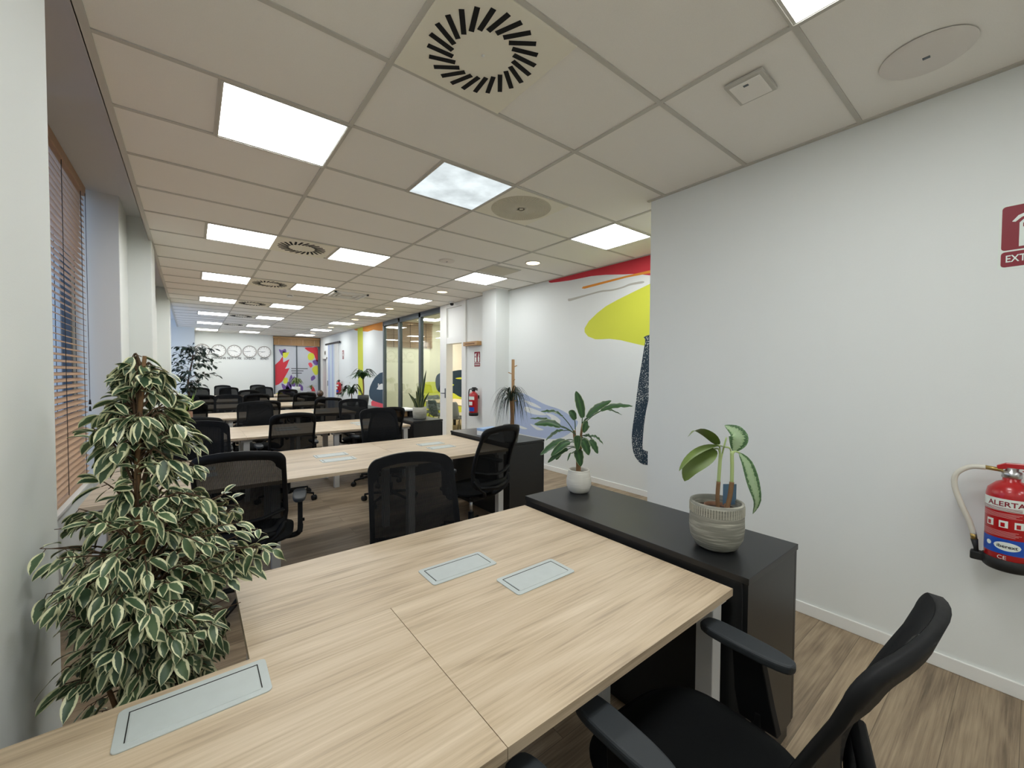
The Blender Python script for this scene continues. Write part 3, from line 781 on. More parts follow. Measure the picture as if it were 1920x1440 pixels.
# -- variegated fig in the foreground
def ficus(name, label, loc, height, env, n_br, per, lmin, lmax, lm, hard=None, seed=3, trunk_r=.016, twist=.02, pr=.13):
    rnd = random.Random(seed)
    t = thing(name, label, 'plant', loc)
    p = MB(); p.lathe([(pr*.72, 0), (pr*.85, .02), (pr, .22), (pr*1.03, .24), (pr*.96, .24), (pr*.93, .20)], n=32); p.build('pot', M_blackpot, t)
    s = MB(); s.lathe([(0, .215), (pr*.95, .205)], n=24); s.build('soil', M_soil, t)
    tr = MB()
    def tx(z): return Vector((twist*math.sin(z*4.1), twist*math.cos(z*3.3)-twist, z))
    tr.tube([tx(.18+(height-.18)*i/14) for i in range(15)], [trunk_r*(1-.7*i/14) for i in range(15)], 8)
    for k in range(5):
        a = 2*PI*k/5+.4; 
        tr.tube([Vector((.03*math.cos(a), .03*math.sin(a), .18)), Vector((.07*math.cos(a), .07*math.sin(a), .45)), Vector((.13*math.cos(a+.2), .13*math.sin(a+.2), .74))], [.009, .007, .004], 6)
    tr.build('trunk', M_bark if lm is M_varieg else M_twig, t)
    tw = MB(); lf = MB()
    for b in range(n_br):
        z1, e = env(rnd)
        if e is None: continue
        # e: outward end point in local coordinates
        z0 = max(.26, min(height-.05, z1-rnd.uniform(-.02, .20)))
        a = tx(z0); mid = a.lerp(e, .5)+Vector((0, 0, rnd.uniform(.01, .06)))
        path = cat_([a, mid, e], 12)
        if hard and any(hard(Vector(loc)+q) for q in path[3:]): continue
        tw.tube(path, [.0036-.0026*i/(len(path)-1) for i in range(len(path))], 5)
        k = per+rnd.randint(-2, 3); L = (e-a).length
        for i in range(k):
            v = 1-(i/k)**1.2*min(.85, .22/max(.05, L)+.35)
            q = path[int(v*(len(path)-1))]
            out = (path[-1]-path[max(0, len(path)-4)]).normalized()
            d = (out*.8+Vector((rnd.gauss(0, .6), rnd.gauss(0, .6), rnd.gauss(-.45, .35)))).normalized()
            ll = rnd.uniform(lmin, lmax); st = d*ll*.22
            p0 = q+st; dr = Vector((0, 0, -1))
            pts = [p0, p0+d*ll*.3+dr*ll*.02, p0+d*ll*.62+dr*ll*.09, p0+d*ll*.88+dr*ll*.20, p0+d*ll*1.0+dr*ll*.30]
            if hard and (any(hard(Vector(loc)+w_) for w_ in pts)): continue
            tw.tube([q, p0], .0011, 4, cap=False)
            wd = ll*rnd.uniform(.22, .31)
            nr = Vector((rnd.gauss(0, .35), rnd.gauss(0, .35), 1))
            pp = cat_(pts, 8); m_ = len(pp)-1
            prof = [0.05, .62, .95, 1, .93, .74, .46, .18, .03]
            ws = [wd*prof[min(8, round(8*j/m_))] for j in range(m_+1)]
            lf.leaf(pp, ws, nr, rnd.uniform(.05, .35))
    tw.build('twigs', M_twig, t); o = lf.build('foliage', lm, t)
    return t
FIC = Vector((-.105, 1.60, 0))
# crown outline: height, reach to the left and right across the view (metres)
ENV = [(.42, .20, .05), (.52, .27, .08), (.62, .25, .22), (.70, .29, .27), (.80, .29, .31), (.90, .29, .38), (.96, .28, .41), (1.03, .26, .34), (1.10, .23, .22), (1.16, .19, .10), (1.22, .20, .13), (1.30, .15, .14), (1.38, .14, .11), (1.45, .10, .07), (1.52, .02, .02)]
def env_ficus(rnd):
    r = rnd.random()
    z = rnd.uniform(.62, 1.12) if r < .68 else (rnd.uniform(1.17, 1.50) if r < .86 else rnd.uniform(.40, .66))
    l_, r_ = .2, .06
    for (a, b) in zip(ENV, ENV[1:]):
        if a[0] <= z <= b[0]:
            k = (z-a[0])/(b[0]-a[0]); l_ = a[1]+(b[1]-a[1])*k; r_ = a[2]+(b[2]-a[2])*k
    th = rnd.uniform(0, 2*PI); c, s = math.cos(th), math.sin(th)
    q = rnd.uniform(.35, 1)**.55
    sx = (r_ if c > 0 else l_)*c*q*.86; ty = (l_+r_)/2*.75*s*q
    return z, P3(sx, z, ty)
def hard_ficus(p):
    if p.x < -.325 and p.y < 1.88: return True
    if p.z < .775 and (p.x > .085 or p.y < 1.245): return True
    if p.y > 2.4 or p.x < -.6: return True
    return False
ficus('potted_fig', 'tall variegated cream and green fig in the left foreground, between wall and desks', FIC, 1.52, env_ficus, 285, 9, .036, .060, M_varieg, hard_ficus, 5)
def env_dark(rnd):
    z = rnd.uniform(1.05, 2.1); r = .16+.36*math.sin(PI*(z-.95)/1.3)
    th = rnd.uniform(0, 2*PI); q = rnd.uniform(.3, 1)
    return z, P3(r*math.cos(th)*q*1.15+.06, z, r*math.sin(th)*q)
ficus('potted_fig', 'tall dark green tree in the far left corner, in front of the clocks', (-.02, 11.9, 0), 2.05, env_dark, 80, 6, .07, .11, M_dkgreen, None, 11, .03, .05, .18)

# -- aglaonema in the grey stoneware pot
t = thing('potted_aglaonema', 'plant with silver patterned leaves in a ribbed grey stoneware pot, nearest sideboard', 'plant', (1.654, .774, .783))
pot('pot', t, [(0, 0), (.060, 0), (.078, .010), (.096, .045), (.101, .085), (.099, .140), (.0975, .168), (.0985, .184)], M_stone, [(.092, .186), (.088, .182), (.086, .150)], .150)
rb = MB()
for k in range(64):
    a = 2*PI*k/64; d = Vector((math.cos(a), math.sin(a), 0)); e = Vector((-d.y, d.x, 0)); rb.obox(d*.0995+UP*.158, d*.0014, e*.0013, UP*.0165)
rb.build('rib_band', mat('pale_glaze', (186, 183, 168), .7), t)
ip = MB(); ip.lathe([(.045, .14), (.047, .168), (.044, .168), (.042, .15)], n=24); ip.build('inner_pot_rim', M_terra, t)
st = MB(); st2 = MB()
st.tube(cat_([P3(.006, .15), P3(.003, .20), P3(.006, .262)], 10), .0082, 8); st.tube(cat_([P3(.034, .15, -.012), P3(.047, .205, -.01), P3(.056, .262, -.006)], 10), .0095, 8); st.build('stem', M_bark, t)
st2.tube(cat_([P3(.006, .258), P3(.009, .32), P3(.012, .376)], 8), .007, 8); st2.tube(cat_([P3(.056, .258, -.006), P3(.057, .32, -.004), P3(.057, .385)], 8), .0075, 8); 
for a in ([P3(.010, .36), P3(.004, .392), P3(-.014, .394)], [P3(.012, .34), P3(.022, .39), P3(.034, .44)], [P3(.055, .36), P3(.05, .395), P3(.026, .402)], [P3(.057, .36), P3(.068, .383), P3(.088, .378)], [P3(.012, .35), P3(.008, .40), P3(-.003, .412)], [P3(.057, .37), P3(.060, .38), P3(.066, .385)]): st2.tube(cat_(a, 8), .0035, 6)
st2.build('leaf_stalks', M_palegreen, t)
g1 = MB()
blade(g1, [P3(-.001, .411), P3(-.045, .450, -.02), P3(-.103, .474, -.04), P3(-.142, .448, -.05)], .032, Vector((.25, .2, .9)), fold=.1)
blade(g1, [P3(.026, .402), P3(-.030, .405, -.02), P3(-.095, .392, -.05), P3(-.150, .362, -.07), P3(-.186, .322, -.08)], .026, Vector((.1, -.1, 1)), fold=.3)
blade(g1, [P3(-.014, .394), P3(-.065, .372, -.03), P3(-.128, .330, -.05), P3(-.152, .276, -.05)], .043, Vector((-.50, -.62, .75)), fold=.05)
g1.build('leaf', M_olive, t)
g2 = MB()
def wide(v):
    tb = [.1, .55, .85, 1, .98, .84, .58, .28, .02]; i = min(7, int(v*8)); k_ = v*8-i
    return max(.02, tb[i]*(1-k_)+tb[i+1]*k_)
blade(g2, [P3(.064, .384), P3(.080, .43, .0), P3(.075, .46, .01), P3(.036, .486, .02)], .046, Vector((-.4, -.85, .3)), fold=.1, prof=wide)
blade(g2, [P3(.086, .378), P3(.112, .335, -.01), P3(.132, .26, -.02), P3(.150, .19, -.02), P3(.140, .135, -.01)], .033, Vector((-.35, -.8, .4)), fold=.1, prof=wide)
g2.build('patterned_leaf', M_aglao, t)
lb = MB(); lb.obox(P3(.062, .205, .02), SR*.027, FW*.0008, UP*.042); lb.build('plant_tag', mat('blue_tag', (92, 122, 148), .5), t)

# -- dracaena in the white pot
t = thing('potted_dracaena', 'bushy dark leaved plant in a cream ceramic pot on the nearest sideboard', 'plant', (1.777, 1.629, .783))
pot('pot', t, [(0, 0), (.046, 0), (.060, .010), (.072, .045), (.072, .072), (.066, .105), (.0605, .128), (.0605, .132)], M_cream, [(.056, .133), (.053, .130), (.052, .112)], .112)
st = MB()
st.tube(cat_([P3(-.004, .10), P3(-.003, .16), P3(-.004, .24)], 8), .0145, 10); st.tube(cat_([P3(-.004, .23), P3(-.022, .29), P3(-.03, .36)], 8), .009, 8)
st.tube(cat_([P3(0, .21), P3(.012, .27), P3(.010, .33), P3(.02, .40)], 8), .007, 8); st.build('stem', M_bark, t)
sk = MB(); lv = MB()
def dl(a, b, c, w_, t0=0.0, nr=None, drop=.0):
    """stalk from a to b, blade from b to c, all in (s, z, depth)"""
    a, b, c = (P3(*q) if len(q) == 3 else P3(q[0], q[1], t0) for q in (a, b, c))
    sk.tube(cat_([a, (a+b)/2+UP*.008, b], 8), .0028, 5)
    md = (b+c)/2+UP*(.012-drop); blade(lv, [b, b.lerp(c, .25)+UP*.012, md+UP*.002, b.lerp(c, .8)+UP*(.006-drop), c], w_, nr or Vector((-.1, -.35, 1)), 14, .25, lambda v: max(.03, math.sin(PI*min(1, v*.93+.07)**.85)**.8), .22)
J = (-.025, .34)
dl(J, (-.10, .443), (-.228, .470), .020, -.02); dl(J, (-.125, .388), (-.288, .425), .018, .03); dl(J, (-.115, .385), (-.265, .398), .024, -.03, Vector((-.5, -.6, .6)))
dl(J, (-.085, .352), (-.192, .292), .017, .05); dl((-.025, .30), (-.085, .305), (-.228, .218), .021, -.02, Vector((-.5, -.6, .7))); dl((-.025, .29), (-.062, .30), (-.170, .222), .023, -.06, Vector((-.4, -.7, .6)))
dl((-.015, .26), (-.07, .255), (-.186, .176), .017, -.03, Vector((-.5, -.7, .5))); dl((-.015, .26), (-.10, .245), (-.130, .180), .022, .03, Vector((-.6, -.7, .3)))
dl((.015, .40), (.018, .435), (-.022, .590), .026, 0, Vector((-.6, -.75, .2))); dl((-.02, .36), (-.024, .42), (-.060, .470), .022, .02, Vector((-.6, -.75, .2)))
dl((.02, .40), (.045, .435), (.186, .535), .024, .0, Vector((-.5, -.5, .7))); dl((.02, .40), (.122, .478), (.305, .505), .020, -.02, Vector((-.2, -.6, .75))); dl((.02, .40), (.13, .472), (.258, .448), .014, .03)
dl((.012, .33), (.006, .31), (.048, .225), .028, -.05, Vector((-.5, -.8, .35))); dl((.012, .32), (.055, .30), (.105, .228), .022, -.02, Vector((-.4, -.8, .4))); dl((.012, .32), (.075, .318), (.150, .272), .018, .04); dl((.012, .31), (.05, .316), (.09, .29), .018, .06)
dl((-.01, .26), (-.02, .255), (.006, .155), .028, -.03, Vector((-.5, -.8, .2))); dl((.02, .4), (.045, .405), (.02, .35), .022, -.03, Vector((-.6, -.7, .3)))
dl((-.02, .30), (-.02, .34), (-.02, .25), .022, -.06, Vector((-.6, -.7, .3))); dl((-.02, .24), (-.05, .235), (-.075, .19), .006, -.05)
sk.build('leaf_stalks', M_green, t); lv.build('leaf', M_edged, t)

# -- spiky dracaena with pole
def fountain(name, label, loc, pot_m, potr, poth, z0, n, reach, fall, wd, lm, seed, pole=None, stem=None):
    rnd = random.Random(seed); t = thing(name, label, 'plant', loc)
    pot('pot', t, [(0, 0), (potr*.7, 0), (potr*.8, .01), (potr, poth*.7), (potr*.98, poth)], pot_m, [(potr*.9, poth), (potr*.88, poth*.86)], poth*.86, 32)
    if stem:
        s = MB(); s.tube(cat_([(0, 0, poth*.8), (.01, 0, z0*.6), (0, .005, z0)], 8), stem, 8); s.build('stem', M_bark, t)
    if pole:
        s = MB(); s.tube([(0.02, 0, poth*.6), (0.02, 0, pole)], .016, 10)
        for k in range(7):
            zz = pole-.08-.07*k; a = k*2.2; s.tube([(0.02, 0, zz), (0.02+.05*math.cos(a), .05*math.sin(a), zz+.02)], .005, 6)
        s.build('support_pole', mat('peg_pole_wood', (176, 138, 96), .7), t)
    l = MB()
    for k in range(n):
        a = rnd.uniform(0, 2*PI); d = Vector((math.cos(a), math.sin(a), 0)); r = reach*rnd.uniform(.55, 1.0); h = rnd.uniform(.05, .16)*reach/.3; f_ = fall*rnd.uniform(.2, 1)
        b = Vector((0, 0, z0+rnd.uniform(-.04, .03)))
        blade(l, [b, b+d*r*.35+UP*h, b+d*r*.72+UP*(h*.7-f_*.25), b+d*r+UP*(h*.2-f_)], wd, UP, 10, .2, lambda v: max(.04, 1-v**2)*(.5+.5*min(1, v*6)))
    l.build('foliage', lm, t); return t
fountain('potted_dracaena', 'spiky thin leaved plant with a tall wooden pole in a grey pot', (2.535, 3.245, .783), M_greypot, .085, .17, .42, 90, .24, .26, .006, M_dkgreen, 4, .83, .016)
# -- sword leaf plant
t = thing('snake_plant', 'upright sword leaf plant in a pale ribbed pot on the third sideboard', 'plant', (2.70, 5.70, .783))
pot('pot', t, [(0, 0), (.085, 0), (.098, .01), (.104, .10), (.103, .175)], stoneware('pale_ribbed_stoneware', (158, 156, 142), (190, 187, 172), 0, 1), [(.094, .175), (.092, .15)], .15, 32)
l = MB()
for (s_, z_, tt, w_) in ((.10, .73, 0, .022), (.06, .52, .03, .026), (-.02, .50, -.02, .026), (-.06, .42, .02, .022), (-.17, .39, 0, .02), (.14, .40, .02, .018), (.03, .44, -.05, .026), (-.10, .34, -.04, .02), (.08, .36, -.04, .024), (0, .56, .04, .024)):
    blade(l, [P3(s_*.25, .15, tt*.4), P3(s_*.45, .15+(z_-.15)*.4, tt*.7), P3(s_*.75, .15+(z_-.15)*.75, tt), P3(s_, z_, tt*1.2)], w_, Vector((-.6, -.78, .1)), 10, .35, lambda v: max(.03, (1-v**3)*(.75+.25*math.sin(PI*v))))
l.build('sword_leaf', M_snake, t)
# -- two plants on the fourth sideboard
fountain('potted_palm', 'tall slim plant with long strap leaves in a charcoal pot, fourth sideboard', (2.74, 8.40, .783), M_blackpot, .11, .23, .58, 24, .36, .02, .034, M_green, 9, None, .014)
fountain('potted_plant', 'drooping broad leaved plant in a grey pot, left of the tall charcoal pot', (2.60, 8.72, .783), M_greypot, .10, .12, .28, 18, .30, .16, .045, M_green, 12, None, .01)
# -- small bright plant on the third row
fountain('potted_seedling', 'small bright green plant in a brown pot on the third desk row, by the window', (-.06, 5.80, .7405), M_terra, .065, .29, .33, 8, .11, -.20, .024, mat('bright_green_leaf', (142, 178, 62), .45), 15)
# -- far plants
fountain('potted_bush', 'small bushy plant in a square white pot before the flower window', (2.66, 14.7, .783), M_white, .12, .22, .36, 60, .25, .12, .022, M_olive, 21)
fountain('potted_sprig', 'thin sprig in a grey planter right of the white pot, far back', (2.74, 13.0, .783), M_greypot, .11, .13, .22, 16, .18, -.08, .012, M_olive, 23)
t = thing('round_vase', 'round brown glazed vase with a highlight, beside the far grey planter', 'vase', (2.88, 12.55, .783))
p = MB(); p.lathe([(0, 0), (.05, 0), (.085, .04), (.095, .09), (.075, .14), (.045, .155), (.05, .17), (.042, .17), (.036, .15)], n=24); p.build('body', mat('brown_glaze', (74, 52, 36), .12, coat=.6), t)

# ------------------------------------------------------------------ small things on the sideboards
t = thing('paper_box', 'blue and white paper box on the second sideboard, behind the chair', 'box', (2.62, 3.78, .783), .1)
b = MB(); b.box(-.11, .11, -.06, .06, 0, .075); b.build('carton', M_white, t, bevel=.002)
b = MB(); b.box(-.112, .112, -.062, .062, .05, .078); b.build('lid', M_paper, t, bevel=.002)
t = thing('paper_tray', 'white flat tray on a small wooden stand, on the third sideboard behind the sword plant', 'tray', (2.66, 6.22, .783))
b = MB(); b.box(-.15, .15, -.20, .20, .09, .12); b.build('tray', M_white, t, bevel=.006)
b = MB(); b.box(-.11, .02, -.12, .05, 0, .09); b.build('wooden_stand', M_oakbox, t); 
b = MB(); b.box(.04, .12, -.16, .12, 0, .09); b.build('dark_holder', M_rubber, t)

# ------------------------------------------------------------------ extinguishers and signs
def extinguisher(loc, rz, label, detail):
    """stands off a wall; local -y is away from the wall, x along the wall"""
    t = thing('fire_extinguisher', label, 'fire extinguisher', loc, rz); R = .083
    if detail: t.scale = (.9, .9, .9)
    b = MB(); b.lathe([(0, .0), (R*.9, .0), (R, .012), (R, .355), (R*.93, .385), (R*.6, .415), (.030, .425), (.030, .455)], n=40); b.build('cylinder', M_red, t)
    b = MB(); b.lathe([(0, -.012), (R*.95, -.012), (R+.004, -.004), (R+.005, .045), (R+.001, .047)], n=40); b.build('base_skirt', M_rubber, t)
    b = MB(); b.lathe([(.030, .44), (.034, .442), (.034, .47), (.022, .475), (.022, .49), (0, .49)], n=20); b.build('valve', M_chrome if detail else M_rubber, t)
    b = MB(); b.prism([(-.045, .478), (.03, .49), (.10, .485), (.13, .475), (.125, .487), (.05, .515), (-.02, .512), (-.05, .495)], (0, -.014, 0), (1, 0, 0), (0, 0, 1), (0, 1, 0), .028)
    b.prism([(.03, .478), (.12, .455), (.128, .462), (.05, .488)], (0, -.012, 0), (1, 0, 0), (0, 0, 1), (0, 1, 0), .024); b.build('handle', M_red if detail else M_rubber, t, bevel=.003)
    h = MB(); pth = cat_([(-.085, -.005, .478), (-.14, -.005, .470), (-.185, -.005, .425), (-.19, -.005, .36), (-.165, -.005, .27), (-.135, -.005, .19), (-.118, -.005, .125)] if detail else [(-.03, -.02, .475), (-.085, -.03, .47), (-.112, -.03, .42), (-.116, -.03, .33), (-.112, -.03, .20), (-.10, -.03, .13)], 30)
    h.tube(pth, .0125 if detail else .010, 10); h.build('hose', M_hose if detail else M_rubber, t)
    if detail:
        b = MB(); b.tube([(-.028, -.003, .474), (-.09, -.005, .479)], .0105, 10); b.build('hose_fitting', M_brass, t)
        b = MB(); b.tube([(-.119, -.005, .128), (-.115, -.005, .098)], .0125, 10); b.build('hose_ferrule', M_brass, t)
        b = MB(); b.tube([(-.115, -.005, .10), (-.108, -.005, .055), (-.106, -.005, .02)], [.014, .009, .012], 10); b.build('nozzle', M_rubber, t)
        b = MB(); b.box(-.128, -.07, -.025, .02, .0, .042); b.build('nozzle_clip', M_rubber, t, bevel=.006)
    k = MB(); k.box(-.02, .02, R-.01, R+.028, .30, .36); k.build('wall_bracket', M_rubber, t)
    A0 = -PI/2-.55 if detail else -PI/2       # middle of the label, towards the room
    def wrap(z0, off, a0=A0):
        return lambda x, y: Vector(((R+off)*math.cos(a0+x/R), (R+off)*math.sin(a0+x/R), z0+y))
    def band(z0, z1, w_, off, m_, nm, a0=A0, parent=t):
        q = MB(); f_ = wrap(0, off, a0); q.grid(lambda u, v: f_((u-.5)*w_, z0+(z1-z0)*v), 16, 1); return q.build(nm, m_, parent)
    band(.285, .345, .19, .0006, M_signwhite, 'title_label')
    bl = band(.075, .150, .19, .0006, M_blueband, 'maker_label')
    if detail:
        q = MB(); text_bm(q, 'ALERTA', .034, (0, 0, 0), (1, 0, 0), (0, 0, 1), (0, 1, 0), .0006, True, lambda x, y: wrap(.309, .0016)(x+.030, y), .13); q.build('title_text', M_signred, t)
        q = MB()
        for i in range(3): q.grid(lambda u, v: wrap(0, .0012)((u-.5)*.17, .299-.006*i+.0025*v), 12, 1)
        q.build('small_print_lines', M_signred, t)
        q = MB()
        for i in range(9):
            zz = (.272-.006*i) if i < 4 else (.185-.006*(i-4)); q.grid(lambda u, v: wrap(0, .0008)((u-.5)*(.17-.02*(i % 3)), zz+.0022*v), 12, 1)
        q.build('instruction_lines', mat('pale_pink_print', (214, 150, 150), .5), t)
        for i in (-1, 0, 1):
            q = MB(); q.grid(lambda u, v: wrap(0, .0008)(.026+i*.05+(u-.5)*.03, .205+.034*v), 6, 1); q.build('pictogram_square', M_signwhite, t)
        q = MB()
        for i in (-1, 0, 1):
            q = MB(); q.grid(lambda u, v: wrap(0, .0013)(.026+i*.05+(u-.5)*.014-.002, .209+.02*v), 4, 1); q.build('pictogram_mark', M_red, t)
        q = MB(); f_ = wrap(.115, .0013); q.grid(lambda u, v: f_(.040+(u-.5)*.09, (v-.5)*.042*math.sqrt(max(.0001, 1-(2*u-1)**2))), 24, 2); q.build('maker_oval', M_signwhite, bl)
        q = MB(); text_bm(q, 'iberext', .022, (0, 0, 0), (1, 0, 0), (0, 0, 1), (0, 1, 0), .0004, True, lambda x, y: wrap(.108, .0024)(x+.040, y), .066); q.build('maker_text', M_ink, bl)
        n = 28; q = MB(); f2 = lambda x, y: wrap(.118, .0014)(x-.026, y); q.add([f2(0, 0)]+[f2(.011*math.cos(2*PI*k_/n), .011*math.sin(2*PI*k_/n)) for k_ in range(n)], [(0, 1+k_, 1+(k_+1) % n) for k_ in range(n)]); q.build('round_stamp', M_signwhite, bl)
        q = MB(); text_bm(q, 'CE', .026, (0, 0, 0), (1, 0, 0), (0, 0, 1), (0, 1, 0), 0, True, lambda x, y: wrap(.050, .0016)(x+.024, y)); q.build('ce_mark', M_signwhite, t)
    else:
        band(.185, .25, .12, .0007, M_signwhite, 'instruction_label')
    return t
extinguisher((2.966-.101, .050, .625), -PI/2, 'large red fire extinguisher with cream hose on the near right wall', True)
extinguisher((4.19-.112, 6.35, .70), -PI/2, 'red fire extinguisher on the wall between the column and the white door', False)
extinguisher((4.19-.112, 15.1, .70), -PI/2, 'small far red fire extinguisher by the blue striped sliding door', False)
def ext_sign(loc, w_, h, label, two=False, txt='EXTINTOR'):
    """on a wall facing -x; local u runs towards -y"""
    t = thing('fire_extinguisher_sign', label, 'sign', loc); U = Vector((0, -1, 0)); N = Vector((-1, 0, 0))
    def rc(u0, u1, v0, v1, m_, nm, off, par):
        q = MB(); r = .06*w_; pts = []
        for (cx, cy, a0) in ((u1-r, v1-r, 0), (u0+r, v1-r, PI/2), (u0+r, v0+r, PI), (u1-r, v0+r, 1.5*PI)):
            for k in range(5): a = a0+k*PI/8; pts.append((cx+r*math.cos(a), cy+r*math.sin(a)))
        q.prism(pts, N*off, U, UP, N, .0012); return q.build(nm, m_, par)
    rc(-w_/2, w_/2, 0, h, M_signwhite, 'board', .0004, t)
    e = .045*w_
    sq = rc(-w_/2+e, w_/2-e, h*.29, h-e, M_signred, 'symbol_field', .0018, t); nf = rc(-w_/2+e, w_/2-e, e, h*.265, M_signred, 'name_field', .0018, t)
    q = MB(); s = h*.66; z0 = h*.33
    cs = (-.0,) if not two else (-.24*w_,)
    for c in cs:
        k = 1 if not two else .62
        body = [(-.20, .0), (.20, .0), (.20, .62), (.15, .70), (.06, .74), (.06, .80), (.30, .86), (.30, .90), (.06, .88), (-.06, .88), (-.20, .82), (-.30, .70), (-.36, .70), (-.30, .80), (-.24, .76), (-.06, .80), (-.06, .74), (-.15, .70), (-.20, .62)]
        body = [(-.22, 0), (.22, 0), (.22, .62), (.16, .70), (.07, .73), (.07, .79), (.27, .84), (.27, .90), (-.07, .90), (-.24, .82), (-.33, .68), (-.28, .66), (-.19, .76), (-.07, .82), (-.07, .73), (-.16, .70), (-.22, .62)]
        q.prism([(c+u*w_*.95*k, z0+v*s*.88) for u, v in body], N*.003, U, UP, N, .001)
    q.build('extinguisher_symbol', M_signwhite, t)
    q = MB(); q.prism([(cs[0]-.16*w_*(.62 if two else 1), z0+s*.44), (cs[0]+.2*w_*(.62 if two else 1), z0+s*.44), (cs[0]+.2*w_*(.62 if two else 1), z0+s*.53), (cs[0]-.16*w_*(.62 if two else 1), z0+s*.53)], N*.004, U, UP, N, .0008); q.build('symbol_band', M_signred, t)
    if two:
        q = MB(); c = .22*w_
        q.prism([(c-.10*w_, z0), (c+.1*w_, z0), (c+.12*w_, z0+s*.35), (c+.05*w_, z0+s*.5), (c+.11*w_, z0+s*.62), (c+.02*w_, z0+s*.86), (c-.03*w_, z0+s*.6), (c-.12*w_, z0+s*.4)], N*.003, U, UP, N, .001); q.build('flame_symbol', M_signwhite, t)
    q = MB(); text_bm(q, txt, h*.15, N*.0036+UP*h*.105, U, UP, N, .0006, True, None, w_*.78); q.build('sign_text', M_signwhite, t)
    return t
ext_sign((2.966, .013, 1.966), .21, .295, 'red and white fire extinguisher sign cut off by the right edge of the photo')
ext_sign((4.19, 6.40, 1.585), .215, .295, 'red fire extinguisher sign with flame on the wall beside the white door', True)
ext_sign((4.19, 14.95, 1.93), .21, .32, 'tiny far red fire sign on the wall right of the sliding door', False)
# wooden blade sign above
t = thing('wooden_door_sign', 'small wooden block sign on the wall beside the white door', 'sign', (4.19, 6.50, 2.02))
b = MB(); b.box(-.10, 0, -.24, .24, -.035, .04); b.build('block', M_oakbox, t, bevel=.003)
b = MB(); b.box(-.1012, -.1, -.16, .17, -.008, .008); b.build('engraved_line', mat('burnt_wood', (110, 70, 40), .7), t)

# ------------------------------------------------------------------ door, partition, meeting room
f = MB()
f.box(4.16, 4.31, 6.77, 6.91, 0, 2.88); f.box(4.16, 4.31, 7.52, 7.79, 0, 2.88); f.box(4.165, 4.31, 6.911, 7.519, 2.07, 2.20); f.box(4.165, 4.31, 6.911, 7.519, 2.80, 2.88)
dr = struct(f.build('door_1', M_white))
p = MB(); p.box(4.20, 4.27, 6.912, 7.518, 2.201, 2.799); p.build('upper_panel', M_white, dr, bevel=.003)
h = MB(); h.box(4.150, 4.160, 7.545, 7.575, .95, 1.15); h.tube([(4.15, 7.56, 1.05), (4.11, 7.56, 1.05), (4.11, 7.66, 1.05)], .009, 8); h.build('door_handle', M_frame, dr)
pt_ = thing('glass_partition', 'dark framed floor to ceiling glass partition between the white door and mural wall', 'glass partition', (4.23, 9.48, 0))
ym = [-1.69, -.60, .63, 1.69]  # posts relative
f = MB(); 
for a, w_ in ((-1.665, .025), (-.63, .05), (.58, .05), (1.655, .035)): f.box(-.04, .04, a-w_, a+w_, 0, 2.88)
f.box(-.04, .04, -1.69, 1.69, 2.76, 2.88); f.box(-.04, .04, -1.69, 1.69, 0, .09); f.build('frame', M_frame, pt_, bevel=.002)
for a, b_ in ((-1.64, -.68), (-.58, .53), (.63, 1.62)):
    g = MB(); g.box(-.005, .005, a, b_, .09, 2.76); g.build('glass_pane', M_glass, pt_)
# meeting room contents
mt = thing('meeting_table', 'light wood meeting table with black legs seen through the doorway', 'table', (5.35, 9.0, 0))
b = MB(); b.box(-.55, .55, -1.15, 1.15, .715, .74); b.build('tabletop', M_desk, mt, bevel=.002)
for sx in (-1, 1):
    for sy in (-1, 1):
        b = MB(); b.box(sx*.49-.03, sx*.49+.03, sy*1.08-.03, sy*1.08+.03, 0, .715); b.build('leg', M_rubber, mt)
def shell_chair(label):
    t = thing('shell_chair', label, 'chair', group='grey shell chairs in the meeting room')
    s = MB()
    prof = [(.20, .44), (.10, .445), (-.05, .435), (-.16, .45), (-.205, .52), (-.225, .64), (-.245, .76), (-.255, .83)]
    pr = cat_([(0, a, b) for a, b in prof], 21)
    def sf(u, v):
        i = min(len(pr)-1, int(round(v*(len(pr)-1)))); q = pr[i]; a = (u-.5)*2; w_ = .22*(1-.25*max(0, (v-.85)/.15)**2)*(1-.2*max(0, (.12-v)/.12)**2)
        return Vector((a*w_, q.y+(.05*a*a if v > .5 else 0), q.z+.045*a*a*(1 if v < .55 else .3)))
    s.grid(sf, 8, 21); s.build('shell', M_greychair, t, solid=.012)
    for sx in (-1, 1):
        for sy in (-1, 1):
            l = MB(); l.tube([(sx*.12, sy*.10, .42), (sx*.22, sy*.21, 0.0)], .009, 8); l.build('leg', M_rubber, t)
    return t
sc0 = shell_chair('grey shell chair at the meeting table, framed in the doorway')
sc0.location = (4.72, 7.95, 0); sc0.rotation_euler = (0, 0, -PI/2+.1)
for (x, y, r, lb) in ((4.66, 8.75, -PI/2, 'grey shell chair at the meeting table, just left of the door frame'), (4.66, 9.6, -PI/2-.1, 'grey shell chair at the meeting table, behind the sword leaf plant'),
                      (6.1, 8.5, PI/2, 'grey shell chair on the far side of the meeting table, nearer the door'), (6.1, 9.5, PI/2, 'grey shell chair on the far side of the meeting table, behind the glass'), (5.4, 10.35, PI, 'grey shell chair at the head of the meeting table behind the glass')):
    dup(sc0, (x, y, 0), r, lb)
def flat(poly, y, m_, nm, par, smooth=True, n=60, off=0):
    """painted shape on a wall facing -y: poly in (x, z)"""
    pts = [(p.x, p.y) for p in cat_([Vector((a, b, 0)) for a, b in poly], n, True)] if smooth else poly
    q = MB(); q.prism(pts, (0, y-off, 0), (1, 0, 0), UP, (0, -1, 0), .001); return q.build(nm, m_, par)
